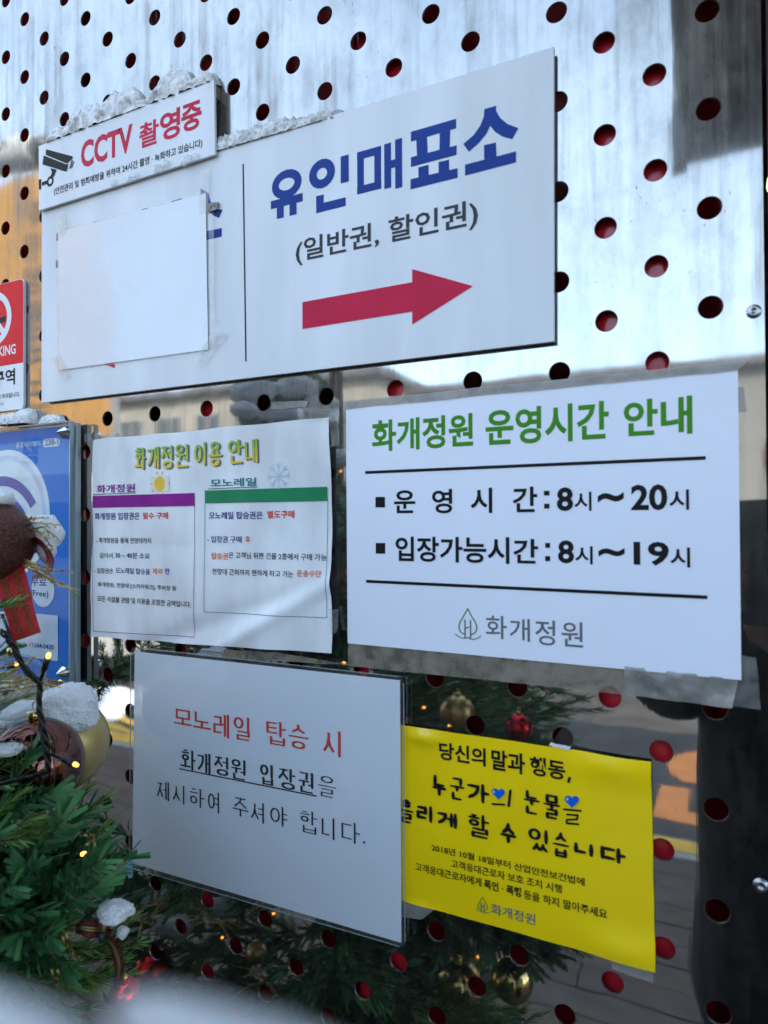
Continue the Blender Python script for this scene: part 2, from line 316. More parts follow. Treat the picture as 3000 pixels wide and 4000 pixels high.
def stroke_syll(ch, style, wd, ht):
    """polygons (2D) of one stroke-drawn syllable filling a wd x ht box; style (vertical width, horizontal width) of ht, kind"""
    wv, wh, kind = style; polys = []; a = wv * ht; b = wh * ht
    if wv < .03:                                  # widths given in metres
        a, b = wv, wh; k_ = JONG[(ord(ch) - 0xAC00) % 28] != ' '
        if kind == 'brush' and k_: b *= .74; a *= .9
        elif k_: b *= .85
    for st in syll(ch):
        pts = [Vector((a / 2 + p[0] * (wd - a), b / 2 + p[1] * (ht - b))) for p in st]
        closed = (pts[0] - pts[-1]).length < 1e-6
        n = len(pts)
        for i in range(n - 1):
            p, q = pts[i], pts[i + 1]; d = q - p; l = d.length
            if l < 1e-9: continue
            d = d / l; nn = Vector((-d.y, d.x)); s = abs(d.y)
            hw = (b + (a - b) * s) / 2
            if kind == 'brush' and n <= 3: hw *= 1.0
            e0 = hw * .9 if (i > 0 or closed) else (0 if kind != 'flat' else 0)
            e1 = hw * .9 if (i < n - 2 or closed) else 0
            j0 = j1 = hw
            if kind != 'flat' and n <= 12:
                if e0: e0 = j0 = min(hw, b / 2)
                if e1: e1 = j1 = min(hw, b / 2)
                if e0: e0 *= .6
                if e1: e1 *= .6
            if n > 12: e0 = e1 = hw * .15
            if kind == 'flat' and n <= 12:
                e0 = hw if i > 0 or closed else 0; e1 = hw if i < n - 2 or closed else 0
                if n in (4, 5) and abs(d.x) > .2 and abs(d.y) > .2: e0 = min(e0, hw * .4); e1 = 0 if i == n - 2 else hw * .3
            p2 = p - d * e0; q2 = q + d * e1
            if kind == 'brush':
                m = (p2 + q2) / 2
                polys.append([p2 + nn * hw * .75, m + nn * hw * 1.1, q2 + nn * hw * .8, q2 - nn * hw * .8, m - nn * hw * 1.1, p2 - nn * hw * .75])
            else: polys.append([p2 + nn * hw, q2 + nn * hw, q2 - nn * hw, p2 - nn * hw])
            if kind in ('brush', 'serif', 'round'):
                for c_, k in ((p2, j0 * (.75 if kind == 'brush' else 1)), (q2, j1 * (.8 if kind == 'brush' else 1))):
                    polys.append([c_ + Vector((math.cos(R(36 * j)), math.sin(R(36 * j)))) * k for j in range(10)])
            if kind == 'serif' and n <= 12 and i == 0 and s > .75:        # blade head at the top of an upright
                polys.append([p + Vector((-a * .85, b * .7)), p + Vector((a * .5, 0)), p + Vector((a * .3, -a * .7)), p + Vector((-a * .5, -a * .1))])
            if kind == 'serif' and n <= 12 and i == n - 2 and s < .3 and d.x > 0:
                polys.append([q + Vector((-a * .8, b * .4)), q + Vector((-a * .1, a * .42)), q + Vector((a * .4, -b * .4)), q + Vector((-a * .6, -b * .5))])
    return polys
GOTH = (.20, .165, 'flat'); HEAVY = (.17, .14, 'flat'); SERIF = (.085, .048, 'serif'); SERIFB = (.11, .06, 'serif'); BRUSH = (.0029, .0023, 'brush'); COMIC = (.12, .095, 'round')
flat = lambda x, z: 0.0
class Print:
    """flat print on one sheet: every line of text or drawn figure is a mesh of its own just in front of the sheet"""
    def __init__(s, parent, y, lift=.00012, warp=None): s.p = parent; s.y = y; s.lift = lift; s.k = 0; s.warp = warp
    def w(s, p): return W(p[0], p[1], s.y)
    def _out(s, name, polys, m):
        """polys: list of (list of (x,z)); each gets its own hair's breadth"""
        V = []; F = []
        st = .000004
        for i, (pts, fs) in enumerate(polys):
            n = len(V); y = s.y - s.lift - st * (i % 40) - .00004 * (s.k % 6)
            V += [(x, y + (s.warp(x, z) if s.warp else 0), z) for x, z in pts]
            F += [tuple(j + n for j in f) for f in fs]
        s.k += 1
        # all faces look at the street
        me = mk(name, V, F, m, s.p)
        bmn = me.data
        flip = [p.index for p in bmn.polygons if p.normal.y > 0]
        if flip:
            import bmesh
            bm = bmesh.new(); bm.from_mesh(bmn); bm.faces.ensure_lookup_table()
            bmesh.ops.reverse_faces(bm, faces=[bm.faces[i] for i in flip]); bm.to_mesh(bmn); bm.free()
        return me
    def box(s, bl, br, tl):
        a, b, c = s.w(bl), s.w(br), s.w(tl); z0 = (a.z + b.z) / 2
        return a.x, b.x, z0, z0 + (c.z - a.z)
    def box2(s, p, q):
        a, b = s.w(p), s.w(q); return min(a.x, b.x), max(a.x, b.x), min(a.z, b.z), max(a.z, b.z)
    def text(s, t, m, bx, off=0.0, name='lettering', res=2):
        V, F = noto(t, off, res)
        x = [v[0] for v in V]; y = [v[1] for v in V]; x0, x1, z0, z1 = bx
        kx = (x1 - x0) / (max(x) - min(x)); ky = (z1 - z0) / (max(y) - min(y))
        return s._out(name, [([(x0 + (v[0] - min(x)) * kx, z0 + (v[1] - min(y)) * ky) for v in V], F)], m)
    def chars(s, items, m, style, name='lettering'):
        polys = []
        for ch, bx in items:
            x0, x1, z0, z1 = bx
            for p in stroke_syll(ch, style, x1 - x0, z1 - z0): polys.append(([(x0 + q[0], z0 + q[1]) for q in p], [tuple(range(len(p)))]))
        return s._out(name, polys, m)
    def poly(s, name, pxs, m, conv=None):
        """one or more outlines in photograph pixels"""
        if not isinstance(pxs[0][0], (tuple, list)): pxs = [pxs]
        out = []
        for q in pxs:
            ww = [s.w(p) for p in q]; out.append(([(v.x, v.z) for v in ww], [tuple(range(len(ww)))]))
        return s._out(name, out, m)
    def bar(s, name, bx, m, n=1):
        x0, x1, z0, z1 = bx; V = []; F = []
        for i in range(n + 1):
            x = x0 + (x1 - x0) * i / n; V += [(x, z0), (x, z1)]
        for i in range(n): F.append((2 * i, 2 * i + 2, 2 * i + 3, 2 * i + 1))
        return s._out(name, [(V, F)], m)
    def ring(s, name, c, r0, r1, m, a0=0, a1=360, n=40):
        V = []; F = []
        for i in range(n + 1):
            a = R(a0 + (a1 - a0) * i / n); V += [(c[0] + r0 * math.cos(a), c[1] + r0 * math.sin(a)), (c[0] + r1 * math.cos(a), c[1] + r1 * math.sin(a))]
        for i in range(n): F.append((2 * i, 2 * i + 2, 2 * i + 3, 2 * i + 1))
        return s._out(name, [(V, F)], m)
    def line(s, name, p, q, wid, m, n=1):
        a, b = s.w(p), s.w(q); d = Vector((b.x - a.x, b.z - a.z)).normalized(); nn = Vector((-d.y, d.x)) * wid / 2; V = []; F = []
        for i in range(n + 1):
            x = a.x + (b.x - a.x) * i / n; z = a.z + (b.z - a.z) * i / n
            V += [(x + nn.x, z + nn.y), (x - nn.x, z - nn.y)]
        for i in range(n): F.append((2 * i, 2 * i + 2, 2 * i + 3, 2 * i + 1))
        return s._out(name, [(V, F)], m)
def Z(ox, oy, k): return lambda *p: tuple((ox + a / k, oy + b / k) for a, b in p) if len(p) > 1 else (ox + p[0][0] / k, oy + p[0][1] / k)
z1 = Z(0, 0, 1.659); z2 = Z(900, 0, 1.659); z3 = Z(1800, 0, 1.3825); z4 = Z(0, 700, 1.659); z5 = Z(1000, 700, 1.659)
zr = Z(2000, 700, 1.659); zA = Z(0, 1600, 1.659); zB = Z(1000, 1500, 1.659); zC = Z(2000, 1500, 1.659)
zY = Z(1550, 2800, 1.58); zP = Z(500, 2700, 1.508); zL = Z(0, 1050, 1.3825); zq = Z(1700, 2350, 2.37); zs = Z(2250, 2500, 2.212)
def xz(pts, y): return [(lambda q: (q.x, q.z))(W(u, v, y)) for u, v in pts]
def rect_xz(x0, x1, z0, z1, r=0, n=4):
    if not r: return [(x0, z0), (x1, z0), (x1, z1), (x0, z1)]
    P_ = []
    for cx, cz, a in ((x1 - r, z0 + r, -90), (x1 - r, z1 - r, 0), (x0 + r, z1 - r, 90), (x0 + r, z0 + r, 180)):
        P_ += [(cx + r * math.cos(R(a + 90 * i / n)), cz + r * math.sin(R(a + 90 * i / n))) for i in range(n + 1)]
    return P_

#@@STRUCTURE
# ------------------------------------------------------------------ perforated steel wall
PITCH = 0.033; ROW = 0.066; Z0 = 2.036; RH = 0.00775
XR = 0.757
def build_wall():
    mb = MB(); V = mb.V; F = mb.F; idx = {}
    def vid(x, y, z):
        k = (round(x, 5), round(y, 5), round(z, 5))
        if k not in idx: idx[k] = len(V); V.append((x, y, z))
        return idx[k]
    N = 24; K0 = -34; T = .002
    for k in range(K0, 23):
        xc = k * PITCH; x0 = xc - PITCH / 2; x1 = xc + PITCH / 2 if k < 22 else XR
        for n in range(-30, 30):
            zc = Z0 - ROW * (n + k / 2)
            if zc < .08 or zc > 2.58: continue
            z0 = zc - ROW / 2; z1 = zc + ROW / 2
            outer = [(x1, zc), (x1, z1), (x0, z1), (x0, zc), (x0, z0), (x1, z0)]
            oa = [math.degrees(math.atan2(q[1] - zc, q[0] - xc)) % 360 for q in outer]
            oi = [vid(q[0], 0, q[1]) for q in outer]
            if abs(xc) > .95 or zc < .35:      # far from the picture: coarse
                F.append(tuple(reversed([oi[i] for i in (1, 2, 3, 4, 5, 0)]))); mb.M.append(0); continue
            ri = [len(V) + j for j in range(N)]
            for j in range(N): a = 2 * math.pi * j / N; V.append((xc + RH * math.cos(a), 0, zc + RH * math.sin(a)))
            rc = [len(V) + j for j in range(N)]
            for j in range(N): a = 2 * math.pi * j / N; V.append((xc + (RH - .0003) * math.cos(a), .0006, zc + (RH - .0003) * math.sin(a)))
            rb = [len(V) + j for j in range(N)]
            for j in range(N): a = 2 * math.pi * j / N; V.append((xc + (RH - .0003) * math.cos(a), T, zc + (RH - .0003) * math.sin(a)))
            for j in range(N):
                am = (j + .5) / N * 360; j2 = (j + 1) % N
                near = lambda ang: min(range(6), key=lambda q: abs((oa[q] - ang + 180) % 360 - 180))
                o1 = near(j / N * 360); o2 = near((j + 1) / N * 360)
                F.append((ri[j], oi[o1], ri[j2]) [::1]); mb.M.append(0)
                if o1 != o2: F.append((ri[j2], oi[o1], oi[o2])); mb.M.append(0)
                F.append((ri[j], ri[j2], rc[j2], rc[j])); mb.M.append(1)
                F.append((rc[j], rc[j2], rb[j2], rb[j])); mb.M.append(1)
    # orientation towards the street
    F2 = []
    for f in F:
        a, b, c = (Vector(V[i]) for i in f[:3]); nrm = (b - a).cross(c - a)
        F2.append(tuple(reversed(f)) if nrm.y > 1e-12 else f)
    mb.F = F2
    return mb
wall = build_wall().build('perforated_wall', [M['steel'], mat('worn_rim', (.22, .18, .15), .35, .6, var=.3, vs=300)], base=(0, 0, 0))
tag(wall, kind='structure')
def rivet(u, v):
    c = W(u, v); mb = MB(); n = 20
    prof = [(.0001, -.0012), (.0012, -.0012), (.0013, -.0019), (.0026, -.0021), (.0039, -.0015), (.0046, -.0002)]
    V = [(c.x + r * math.cos(2 * math.pi * j / n), y, c.z + r * math.sin(2 * math.pi * j / n)) for r, y in prof for j in range(n)]
    F = [(i * n + (j + 1) % n, i * n + j, (i + 1) * n + j, (i + 1) * n + (j + 1) % n) for i in range(len(prof) - 1) for j in range(n)]
    F = [tuple(reversed(f)) for f in F]
    return mb.add(V, F).build('rivet', mat('rivet_steel', (.42, .43, .45), .32, 1), wall, True)
rivet(2945, 1217); rivet(2972, 3458); rivet(2938, -1000)
# ribbed red sheet behind the holes
mb = MB(); Vs = []; nx = 240; xs0 = -1.12; xs1 = .79
for i in range(nx + 1):
    x = xs0 + (xs1 - xs0) * i / nx; ph = (x / PITCH - 2.5) / 6.0; c = math.cos(2 * math.pi * ph)
    t_ = max(0, min(1, (c + .05) / .75)); t_ = t_ * t_ * (3 - 2 * t_)
    y = .010 + .085 * (1 - t_)
    Vs += [(x, y, .02), (x, y, 2.6)]
mb.add(Vs, [(2 * i, 2 * i + 2, 2 * i + 3, 2 * i + 1) for i in range(nx)])
rs = mb.build('ribbed_backing', M['red'], None, True, (0, .05, 0)); tag(rs, kind='structure')
# booth body behind the steel
bw = mat('booth_render', (.35, .34, .33), .8, var=.1, vs=4)
mb = MB(); mb.box((-3.5, .115, 0), (5, 2.6, 2.72)); mb.box((-1.14, .0, 2.575), (.757, .114, 2.72)); mb.box((-1.14, 0, 0), (.757, .114, .078)); mb.box((-1.24, -.0, 0), (-1.141, .114, 2.72))
booth = mb.build('booth_building', bw, None, base=(0, .2, 0)); tag(booth, 'rendered ticket booth that carries the perforated steel wall', 'building')
# dark glazed opening right of the steel
dg = empty('dark_doorway', (.80, .02, 0), 'dark glazed doorway at the right edge of the steel wall', 'door')
mb = MB(); mb.box((.760, .004, 0), (.800, .112, 2.5)); mb.build('frame', M['dark'], dg)
mb = MB(); mb.box((.801, .05, 0), (1.7, .058, 2.5)); mb.build('pane', mat('dark_glass', (.01, .012, .014), .05, var=.1), dg)
gp = emit('pale_green_lamp', (.30, .55, .22), 1.2)
c = W(2998, 722, .0); mb = MB(); mb.tube([(c.x + .006, .003, c.z), (c.x + .006, -.004, c.z)], .0065, 16); lb = mb.build('status_lamp', gp); tag(lb, 'small pale green lamp on the dark door frame', 'lamp')
# canopy overhead, seen in the upper right reflection
cn = empty('entrance_canopy', (1.6, -.02, 2.6), 'dark entrance canopy with pale fascia overhanging the right of the wall', 'canopy')
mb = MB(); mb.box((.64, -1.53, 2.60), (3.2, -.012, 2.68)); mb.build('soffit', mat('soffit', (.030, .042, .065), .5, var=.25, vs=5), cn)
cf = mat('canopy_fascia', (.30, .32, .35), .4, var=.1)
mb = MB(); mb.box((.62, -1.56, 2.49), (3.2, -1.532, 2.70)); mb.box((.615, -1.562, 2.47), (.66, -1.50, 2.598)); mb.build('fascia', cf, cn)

# ------------------------------------------------------------------ ground and street (seen in the mirror)
asph = mat('asphalt', (.075, .066, .058), .85, var=.2, vs=3, bump=.003, bs=60)
mb = MB(); mb.add([(-400, -400, -.12), (400, -400, -.12), (400, 60, -.12), (-400, 60, -.12)], [(0, 1, 2, 3)]); gd = mb.build('ground', asph, base=(0, 0, -.12)); tag(gd, kind='structure')
mb = MB(); mb.box((-30, -8.6, -.11), (30, -2.95, -.02)); rd = mb.build('road', asph, base=(0, -5, -.02)); tag(rd, kind='structure')
mb = MB(); mb.box((-30, -2.80, -.11), (30, 0.11, -.03)); bp_ = mb.build('pavement_bed', mat('pavement_bed', (.05, .045, .04), .9), base=(0, -1, -.03)); tag(bp_, kind='structure')
deckm = [mat('paving_%s' % n, c, .75, var=.14, vs=14, stretch=(.4, 1, 1), bump=.002, bs=90) for n, c in (('brown', (.092, .062, .046)), ('grey', (.084, .062, .050)), ('umber', (.075, .052, .040)))]
deck = empty('pavement', (0, -1.3, 0), kind='structure')
sh = {}
for r_ in range(22):
    y1 = -.004 - r_ * .1235
    for s_ in range(5):
        L_ = 1.8; x0 = -6.2 + s_ * L_ + (r_ % 3) * .55
        key = (r_ * 7 + s_ * 3) % 3
        if key not in sh:
            mb = MB(); mb.box((0, -.1175, -.028), (L_ - .006, 0, 0)); o = mb.build('plank', deckm[key], deck); sh[key] = o; o.data.transform(Matrix.Translation(Vector(deck.location)))
        else: o = sh[key].copy(); COL.objects.link(o); o.parent = deck
        o.location = Vector((x0, y1, rnd.uniform(-.0015, .0015))) - Vector(deck.location)
kerbm = mat('kerb_concrete', (.30, .29, .27), .8, var=.15, vs=8)
kb = empty('kerb', (0, -2.85, 0), kind='structure')
yl = mat('yellow_road_paint', (.62, .36, .03), .6, var=.12, vs=6)
for i in range(18):
    mb = MB(); x0 = -12 + i * 1.0; mb.box((x0, -2.945, -.10), (x0 + .993, -2.745, .004)); kk = mb.build('kerb_stone', kerbm, kb)
for i in range(3):
    mb = MB(); mb.box((-3.2 + i * 1.9, -2.925, .0045), (-1.305 + i * 1.9, -2.80, .0085)); kk = mb.build('painted_line', yl, kb)
org = mat('orange_road_paint', (.80, .26, .06), .6, var=.06, vs=8)
def road_letter(ch, x0, x1, y0, y1):
    V, F = noto(ch, .02, 4); a = [v[0] for v in V]; b = [v[1] for v in V]
    # top of the letter points to +x, its right side to -y
    VV = [(x0 + (v[1] - min(b)) / (max(b) - min(b)) * (x1 - x0), y0 + (v[0] - min(a)) / (max(a) - min(a)) * (y1 - y0), -.0155) for v in V]
    o = mk('road_letter', VV, F, org, rd)
    if o.data.polygons[0].normal.z < 0: o.data.flip_normals()
road_letter('L', .40, 1.30, -3.20, -3.68); road_letter('S', .42, 1.30, -3.78, -4.40)
zb = Z(0, 2400, 1.659)
for (a, b) in (((690, 632), (980, 732)), ((600, 668), (980, 796)), ((610, 716), (980, 842)), ((690, 785), (980, 865))):
    p = G(*zb(a)); q = G(*zb(b)); d = Vector((q.x - p.x, q.y - p.y, 0)).normalized(); n_ = Vector((-d.y, d.x, 0)) * .036
    mb = MB(); mb.add([(p + n_)[:2] + (-.0155,), (p - n_)[:2] + (-.0155,), (q - n_)[:2] + (-.0155,), (q + n_)[:2] + (-.0155,)], [(0, 1, 2, 3)]); o = mb.build('painted_stripe', yl, rd)
    if o.data.polygons[0].normal.z < 0: o.data.flip_normals()

def snow_blob(name, c, rad, seed, mt, amp=.25, sub=4, flat_z=None, parent=None, freq=2.0):
    import bmesh
    bm = bmesh.new(); bmesh.ops.create_icosphere(bm, subdivisions=sub, radius=1)
    off = Vector((seed * 3.7, seed * 1.3, seed * 9.1)); V = []
    for v in bm.verts:
        p = v.co.copy(); k = 1 + amp * .75 * noise.noise(p * freq * .8 + off) + amp * .22 * noise.noise(p * freq * 2.4 + off) + amp * .08 * noise.noise(p * freq * 9 + off) + .05 * noise.noise(p * 9 + off) + .04 * noise.noise(p * 22 + off) + .028 * noise.noise(p * 48 + off)
        p = p * k
        if flat_z is not None and p.z < flat_z: p.z = flat_z + (p.z - flat_z) * .15
        V.append((c[0] + p.x * rad[0], c[1] + p.y * rad[1], c[2] + p.z * rad[2]))
    F = [tuple(v.index for v in f.verts) for f in bm.faces]; bm.free()
    return mk(name, V, F, mt, parent, True)
# opposite side of the street
def facade(name, x0, x1, y, h, mt, label, wins, frame, glass, depth=5, roof=None):
    b = empty(name, ((x0 + x1) / 2, y, -.1), label, 'building', 'buildings across the street')
    mb = MB(); mb.box((x0, y - depth, -.11), (x1, y, h)); mb.build('wall', mt, b)
    for (a0, a1, b0, b1) in wins:
        mb = MB()
        for q in (((a0, y - .02, b0), (a0 + .06, y + .05, b1)), ((a1 - .06, y - .02, b0), (a1, y + .05, b1)), ((a0 + .061, y - .02, b0), (a1 - .061, y + .05, b0 + .06)), ((a0 + .061, y - .02, b1 - .06), (a1 - .061, y + .05, b1)), (((a0 + a1) / 2 - .025, y - .02, b0 + .061), ((a0 + a1) / 2 + .025, y + .04, b1 - .061))): mb.box(*q)
        f = mb.build('window', frame, b)
        mb = MB(); mb.box((a0 + .062, y + .002, b0 + .062), (a1 - .062, y + .012, b1 - .062)); mb.build('pane', glass, f)
    if roof:
        mb = MB(); mb.box((x0 - .15, y - depth - .1, h + .002), (x1 + .15, y + .2, h + .16)); mb.build('roof', roof, b)
    return b
cream = mat('cream_stucco', (.36, .33, .28), .85, var=.12, vs=1.2); greyst = mat('grey_cladding', (.22, .215, .20), .7, var=.15, vs=.8, stretch=(1, 1, .3))
wfr = mat('window_frame', (.32, .31, .29), .4); gls = mat('window_glass', (.05, .06, .065), .08, spec=.8)
rfm = mat('roof_sheet', (.10, .09, .09), .6); gl2 = mat('white_render', (.42, .40, .37), .8, var=.1, vs=.7)
facade('shop_building', -13.5, -5.2, -11.0, 4.3, cream, 'cream shop building with tall windows across the road', [(-13.2 + i * 1.15, -12.4 + i * 1.15, .9, 3.9) for i in range(7)], wfr, gls, roof=rfm)
facade('plain_building', -5.1, 2.8, -12.5, 4.1, greyst, 'grey clad building straight across from the booth', [(-4.3 + i * 1.9, -3.0 + i * 1.9, 1.3, 2.9) for i in range(4)], wfr, gls, roof=rfm)
facade('pale_building', 2.9, 12, -10.8, 3.7, gl2, 'pale rendered building furthest right across the road', [(4 + i * 2.2, 5.3 + i * 2.2, 1.0, 2.6) for i in range(3)], wfr, gls)
# yellow standing banner across the road (its reflection is left of the big sign)
yb = mat('yellow_banner_cloth', (.46, .23, .045), .6, var=.1, vs=2.0)
byy = 4.0; tl = MP(-60, 560, byy); br_ = MP(425, 1700, byy)
bn = empty('yellow_banner', (tl.x + .8, -byy, 0), 'tall yellow banner with dark vertical lettering on two posts', 'banner')
bx0, bx1 = tl.x - .6, br_.x
mb = MB(); mb.box((bx0, -byy - .03, br_.z), (bx1, -byy, 5.05)); mb.build('cloth', yb, bn)
pm = mat('galvanised_post', (.30, .30, .31), .4, .7)
for x in (bx0 - .04, bx1 + .04):
    mb = MB(); mb.tube([(x, -byy - .02, -.02), (x, -byy - .02, 5.15)], .035, 10); mb.build('post', pm, bn)
tx = (MP(140, 900, byy).x); VV = []; FF = []
bink = mat('banner_ink', (.05, .05, .06), .6)
zz = 4.5
for ch in '화개정원모노레일':
    V, F = noto(ch, .02, 2); a = [v[0] for v in V]; b = [v[1] for v in V]; n = len(VV); s_ = .29
    VV += [(tx + .15 - (v[0] - min(a)) / (max(a) - min(a)) * s_, -byy + .006, zz + (v[1] - min(b)) / (max(b) - min(b)) * s_) for v in V]; FF += [tuple(i + n for i in f) for f in F]; zz -= .345
o = mk('lettering', VV, FF, bink, bn)
# security camera on a bracket, mirrored at the far left
cc = MP(70, 600, .95)
pl = empty('security_camera', (cc.x - .5, cc.y - .05, 0), 'white bullet security camera with dark hood on a tall pole', 'camera')
wpl = mat('camera_white', (.62, .62, .60), .35); bpl = mat('camera_black', (.02, .02, .022), .25)
mb = MB(); mb.tube([(cc.x - .55, cc.y - .05, 0), (cc.x - .55, cc.y - .05, cc.z + .25)], .03, 12); mb.tube([(cc.x - .55, cc.y - .05, cc.z + .12), (cc.x - .12, cc.y, cc.z + .12), (cc.x - .12, cc.y, cc.z + .05)], .014, 8); mb.build('pole', pm, pl)
mb = MB(); mb.tube([(cc.x - .24, cc.y, cc.z + .02), (cc.x - .235, cc.y, cc.z + .02), (cc.x + .10, cc.y, cc.z - .02), (cc.x + .11, cc.y, cc.z - .022)], [.03, .052, .052, .05], 20); mb.build('housing', wpl, pl, True)
mb = MB(); mb.tube([(cc.x + .111, cc.y, cc.z - .022), (cc.x + .17, cc.y, cc.z - .030)], [.047, .040], 20); mb.build('lens', bpl, pl, True)
V, F = noto('IDIS', .02, 2); a = [v[0] for v in V]; b = [v[1] for v in V]
mk('lettering', [(cc.x - .02 + .1 * (.5 - (v[0] - min(a)) / (max(a) - min(a))), cc.y + .0535, cc.z - .014 + .028 * (v[1] - min(b)) / (max(b) - min(b))) for v in V], F, bpl, pl)
# delivery van by the kerb
vanw = mat('van_white', (.50, .48, .44), .3, var=.05, coat=.4); tyre = mat('tyre', (.02, .02, .02), .8); lamp_r = mat('tail_lamp', (.35, .01, .01), .2)
def vehicle(name, x1, y, label, cat, truck=False, s=1.0, mt=vanw):
    v = empty(name, (x1 - 2.2, y - .85, -.02), label, cat)
    L_, H = 4.4, 1.93
    if not truck:
        prof = [(x1 - L_, .32), (x1 - L_ - .05, .95), (x1 - L_ + .55, 1.25), (x1 - L_ + 1.15, 1.85), (x1 - L_ + 1.5, H), (x1 - .25, H + .02), (x1 - .04, 1.75), (x1, 1.0), (x1 - .02, .32)]
        mb = MB(); mb.prism(prof, y, y - 1.7); mb.build('body', mt, v)
        for a0, a1 in ((x1 - 3.2, x1 - 2.3), (x1 - 2.2, x1 - 1.2), (x1 - 1.1, x1 - .25)):
            mb = MB(); mb.prism(rect_xz(a0, a1, 1.18, 1.68, .06), y + .008, y - .004); mb.build('window', gls, v)
        mb = MB(); mb.box((x1 + .001, y - .2, .8), (x1 + .03, y - .05, 1.25)); mb.build('tail_lamp', lamp_r, v)
    else:
        mb = MB(); mb.prism([(x1 - 4.4, .45), (x1 - 4.45, 1.1), (x1 - 4.2, 1.9), (x1 - 2.9, 1.95), (x1 - 2.85, .45)], y, y - 1.65); mb.build('cab', mt, v)
        mb = MB(); mb.prism(rect_xz(x1 - 4.1, x1 - 3.3, 1.2, 1.7, .08), y + .008, y - .004); mb.build('window', gls, v)
        mb = MB(); mb.box((x1 - 2.8, y - 1.65, .7), (x1, y, 1.15)); mb.build('cargo_bed', mt, v)
    for xw in (x1 - 3.6, x1 - .75):
        for yy in (y + .012, y - 1.52):
            mb = MB(); mb.tube([(xw, yy, .30), (xw, yy - .2, .30)], .32, 24); wv_ = mb.build('wheel', tyre, v)
            mb = MB(); mb.tube([(xw, yy + .004, .30), (xw, yy + .001, .30)], .19, 16); mb.build('rim', M['chrome'], wv_)
    return v
vx = MP(473, 2600, 3.75)
vehicle('delivery_van', vx.x, -3.75, 'off white delivery van parked along the far kerb line', 'van')
q = G(150, 2110); vehicle('pickup_truck', q.x + 1, q.y, 'white flatbed truck further down the street', 'truck', True)
for i, (u, v, r_) in enumerate(((440, 2755, .22), (500, 2745, .16), (395, 2800, .13))):
    p = G(u, v, -.02)
    o = snow_blob('snow_heap', (p.x, p.y, -.02), (r_ * 1.5, r_, r_ * .7), i + 3, M['snow'], flat_z=-.05, sub=3); tag(o, ['low snow heap by the rear wheel of the van', 'small snow heap right of the van', 'flat snow patch nearest the pavement'][i], 'snow', 'snow heaps by the van')

#@@SIGNS
# ------------------------------------------------------------------ main ticket office sign
def plate(name, px, y0, y1, m, label, cat, group=None):
    pts = xz(px, y0); xs = [p[0] for p in pts]; zs = [p[1] for p in pts]
    e = empty(name, (sum(xs) / 4, y0, min(zs)), label, cat, group)
    mb = MB(); mb.prism(pts, y0, y1); mb.build('board', m, e); return e
YM = -.007
# right edge upright, top and bottom level
tr = W(2163, 182, YM); brp = W(2163, 1333, YM); bl = W(162, 1573, YM); z_top = tr.z; 
ms = empty('ticket_office_sign', ((bl.x + tr.x) / 2, YM, brp.z), 'large white board with blue Korean ticket office title and red arrow', 'sign')
mb = MB(); mb.prism([(bl.x, bl.z), (brp.x, brp.z), (tr.x, tr.z), (bl.x, z_top + .004)], YM, YM + .0035); mb.build('board', M['white'], ms)
mb = MB(); mb.prism([(bl.x + .001, bl.z + .001), (brp.x - .001, brp.z + .001), (tr.x - .001, tr.z - .001), (bl.x + .001, z_top + .003)], YM + .0036, -.0008); mb.build('backing', M['edge'], ms)
pr = Print(ms, YM)
tb = lambda f, x0, yb, x1, yt: pr.box2(f((x0, yb)), f((x1, yt)))
pr.chars([('유', tb(z5, 75, 300, 326, -98)), ('인', pr.box2((1208, 840), (1377, 582)))], M['blueink'], (.165, .16, 'flat'))
pr.chars([('매', pr.box2((1396, 790), (1577, 521)))], M['blueink'], (.135, .14, 'flat'))
# 표 and 소 drawn from their outlines
pr.poly('lettering', [z2((1170, 855), (1463, 770), (1464, 832), (1170, 918)), z2((1205, 905), (1275, 885), (1279, 1000), (1210, 1020)), z2((1357, 865), (1425, 845), (1422, 960), (1355, 980)),
                      z2((1170, 1020), (1467, 942), (1466, 1004), (1170, 1083)), z2((1218, 1085), (1285, 1068), (1286, 1150), (1220, 1168)), z2((1350, 1050), (1418, 1035), (1417, 1120), (1350, 1135)),
                      z2((1168, 1162), (1473, 1090), (1473, 1152), (1168, 1228))], M['blueink'])
pr.poly('lettering', [z3((127, 590), (192, 572), (190, 600), (172, 650), (140, 720), (100, 770), (44, 820), (14, 778), (70, 730), (105, 680), (125, 630)),
                      z3((190, 598), (215, 640), (255, 672), (311, 692), (278, 752), (225, 737), (185, 712), (160, 680)),
                      z3((125, 785), (190, 770), (193, 845), (127, 862)), z3((23, 890), (299, 818), (298, 877), (23, 949))], M['blueink'])
pr.text('(일반권, 할인권)', M['charcoal'], pr.box(z5((258, 562)), z5((1440, 325)), z5((258, 388))), .016)
pr.poly('arrow', z5((302, 797), (1013, 668), (1013, 583), (1407, 693), (1013, 942), (1013, 858), (302, 971)), M['redink'])
pr.line('divider_line', (950, 640), (961, 1412), .0016, M['ink'])
# what shows of the covered left half
pr.poly('lettering', [z4((1300, 60), (1352, 90), (1362, 140), (1395, 185), (1443, 200), (1420, 252), (1375, 232), (1300, 150)), z4((1290, 348), (1438, 316), (1438, 372), (1290, 405))], M['navy'])
pr.poly('lettering', [z4((583, 296), (615, 276), (645, 274), (640, 300)), z4((700, 262), (738, 246), (738, 260), (700, 275)), z4((918, 195), (958, 184), (958, 200), (918, 210)), z4((1110, 143), (1180, 122), (1180, 140), (1110, 160))], M['violet'])
pr.poly('lettering', [z4((366, 350), (380, 348), (380, 400), (366, 400)), z4((363, 528), (380, 526), (380, 574), (363, 575))], M['violet'])
pr.poly('arrow', z4((670, 1198), (745, 1180), (745, 1224)), M['redink'])
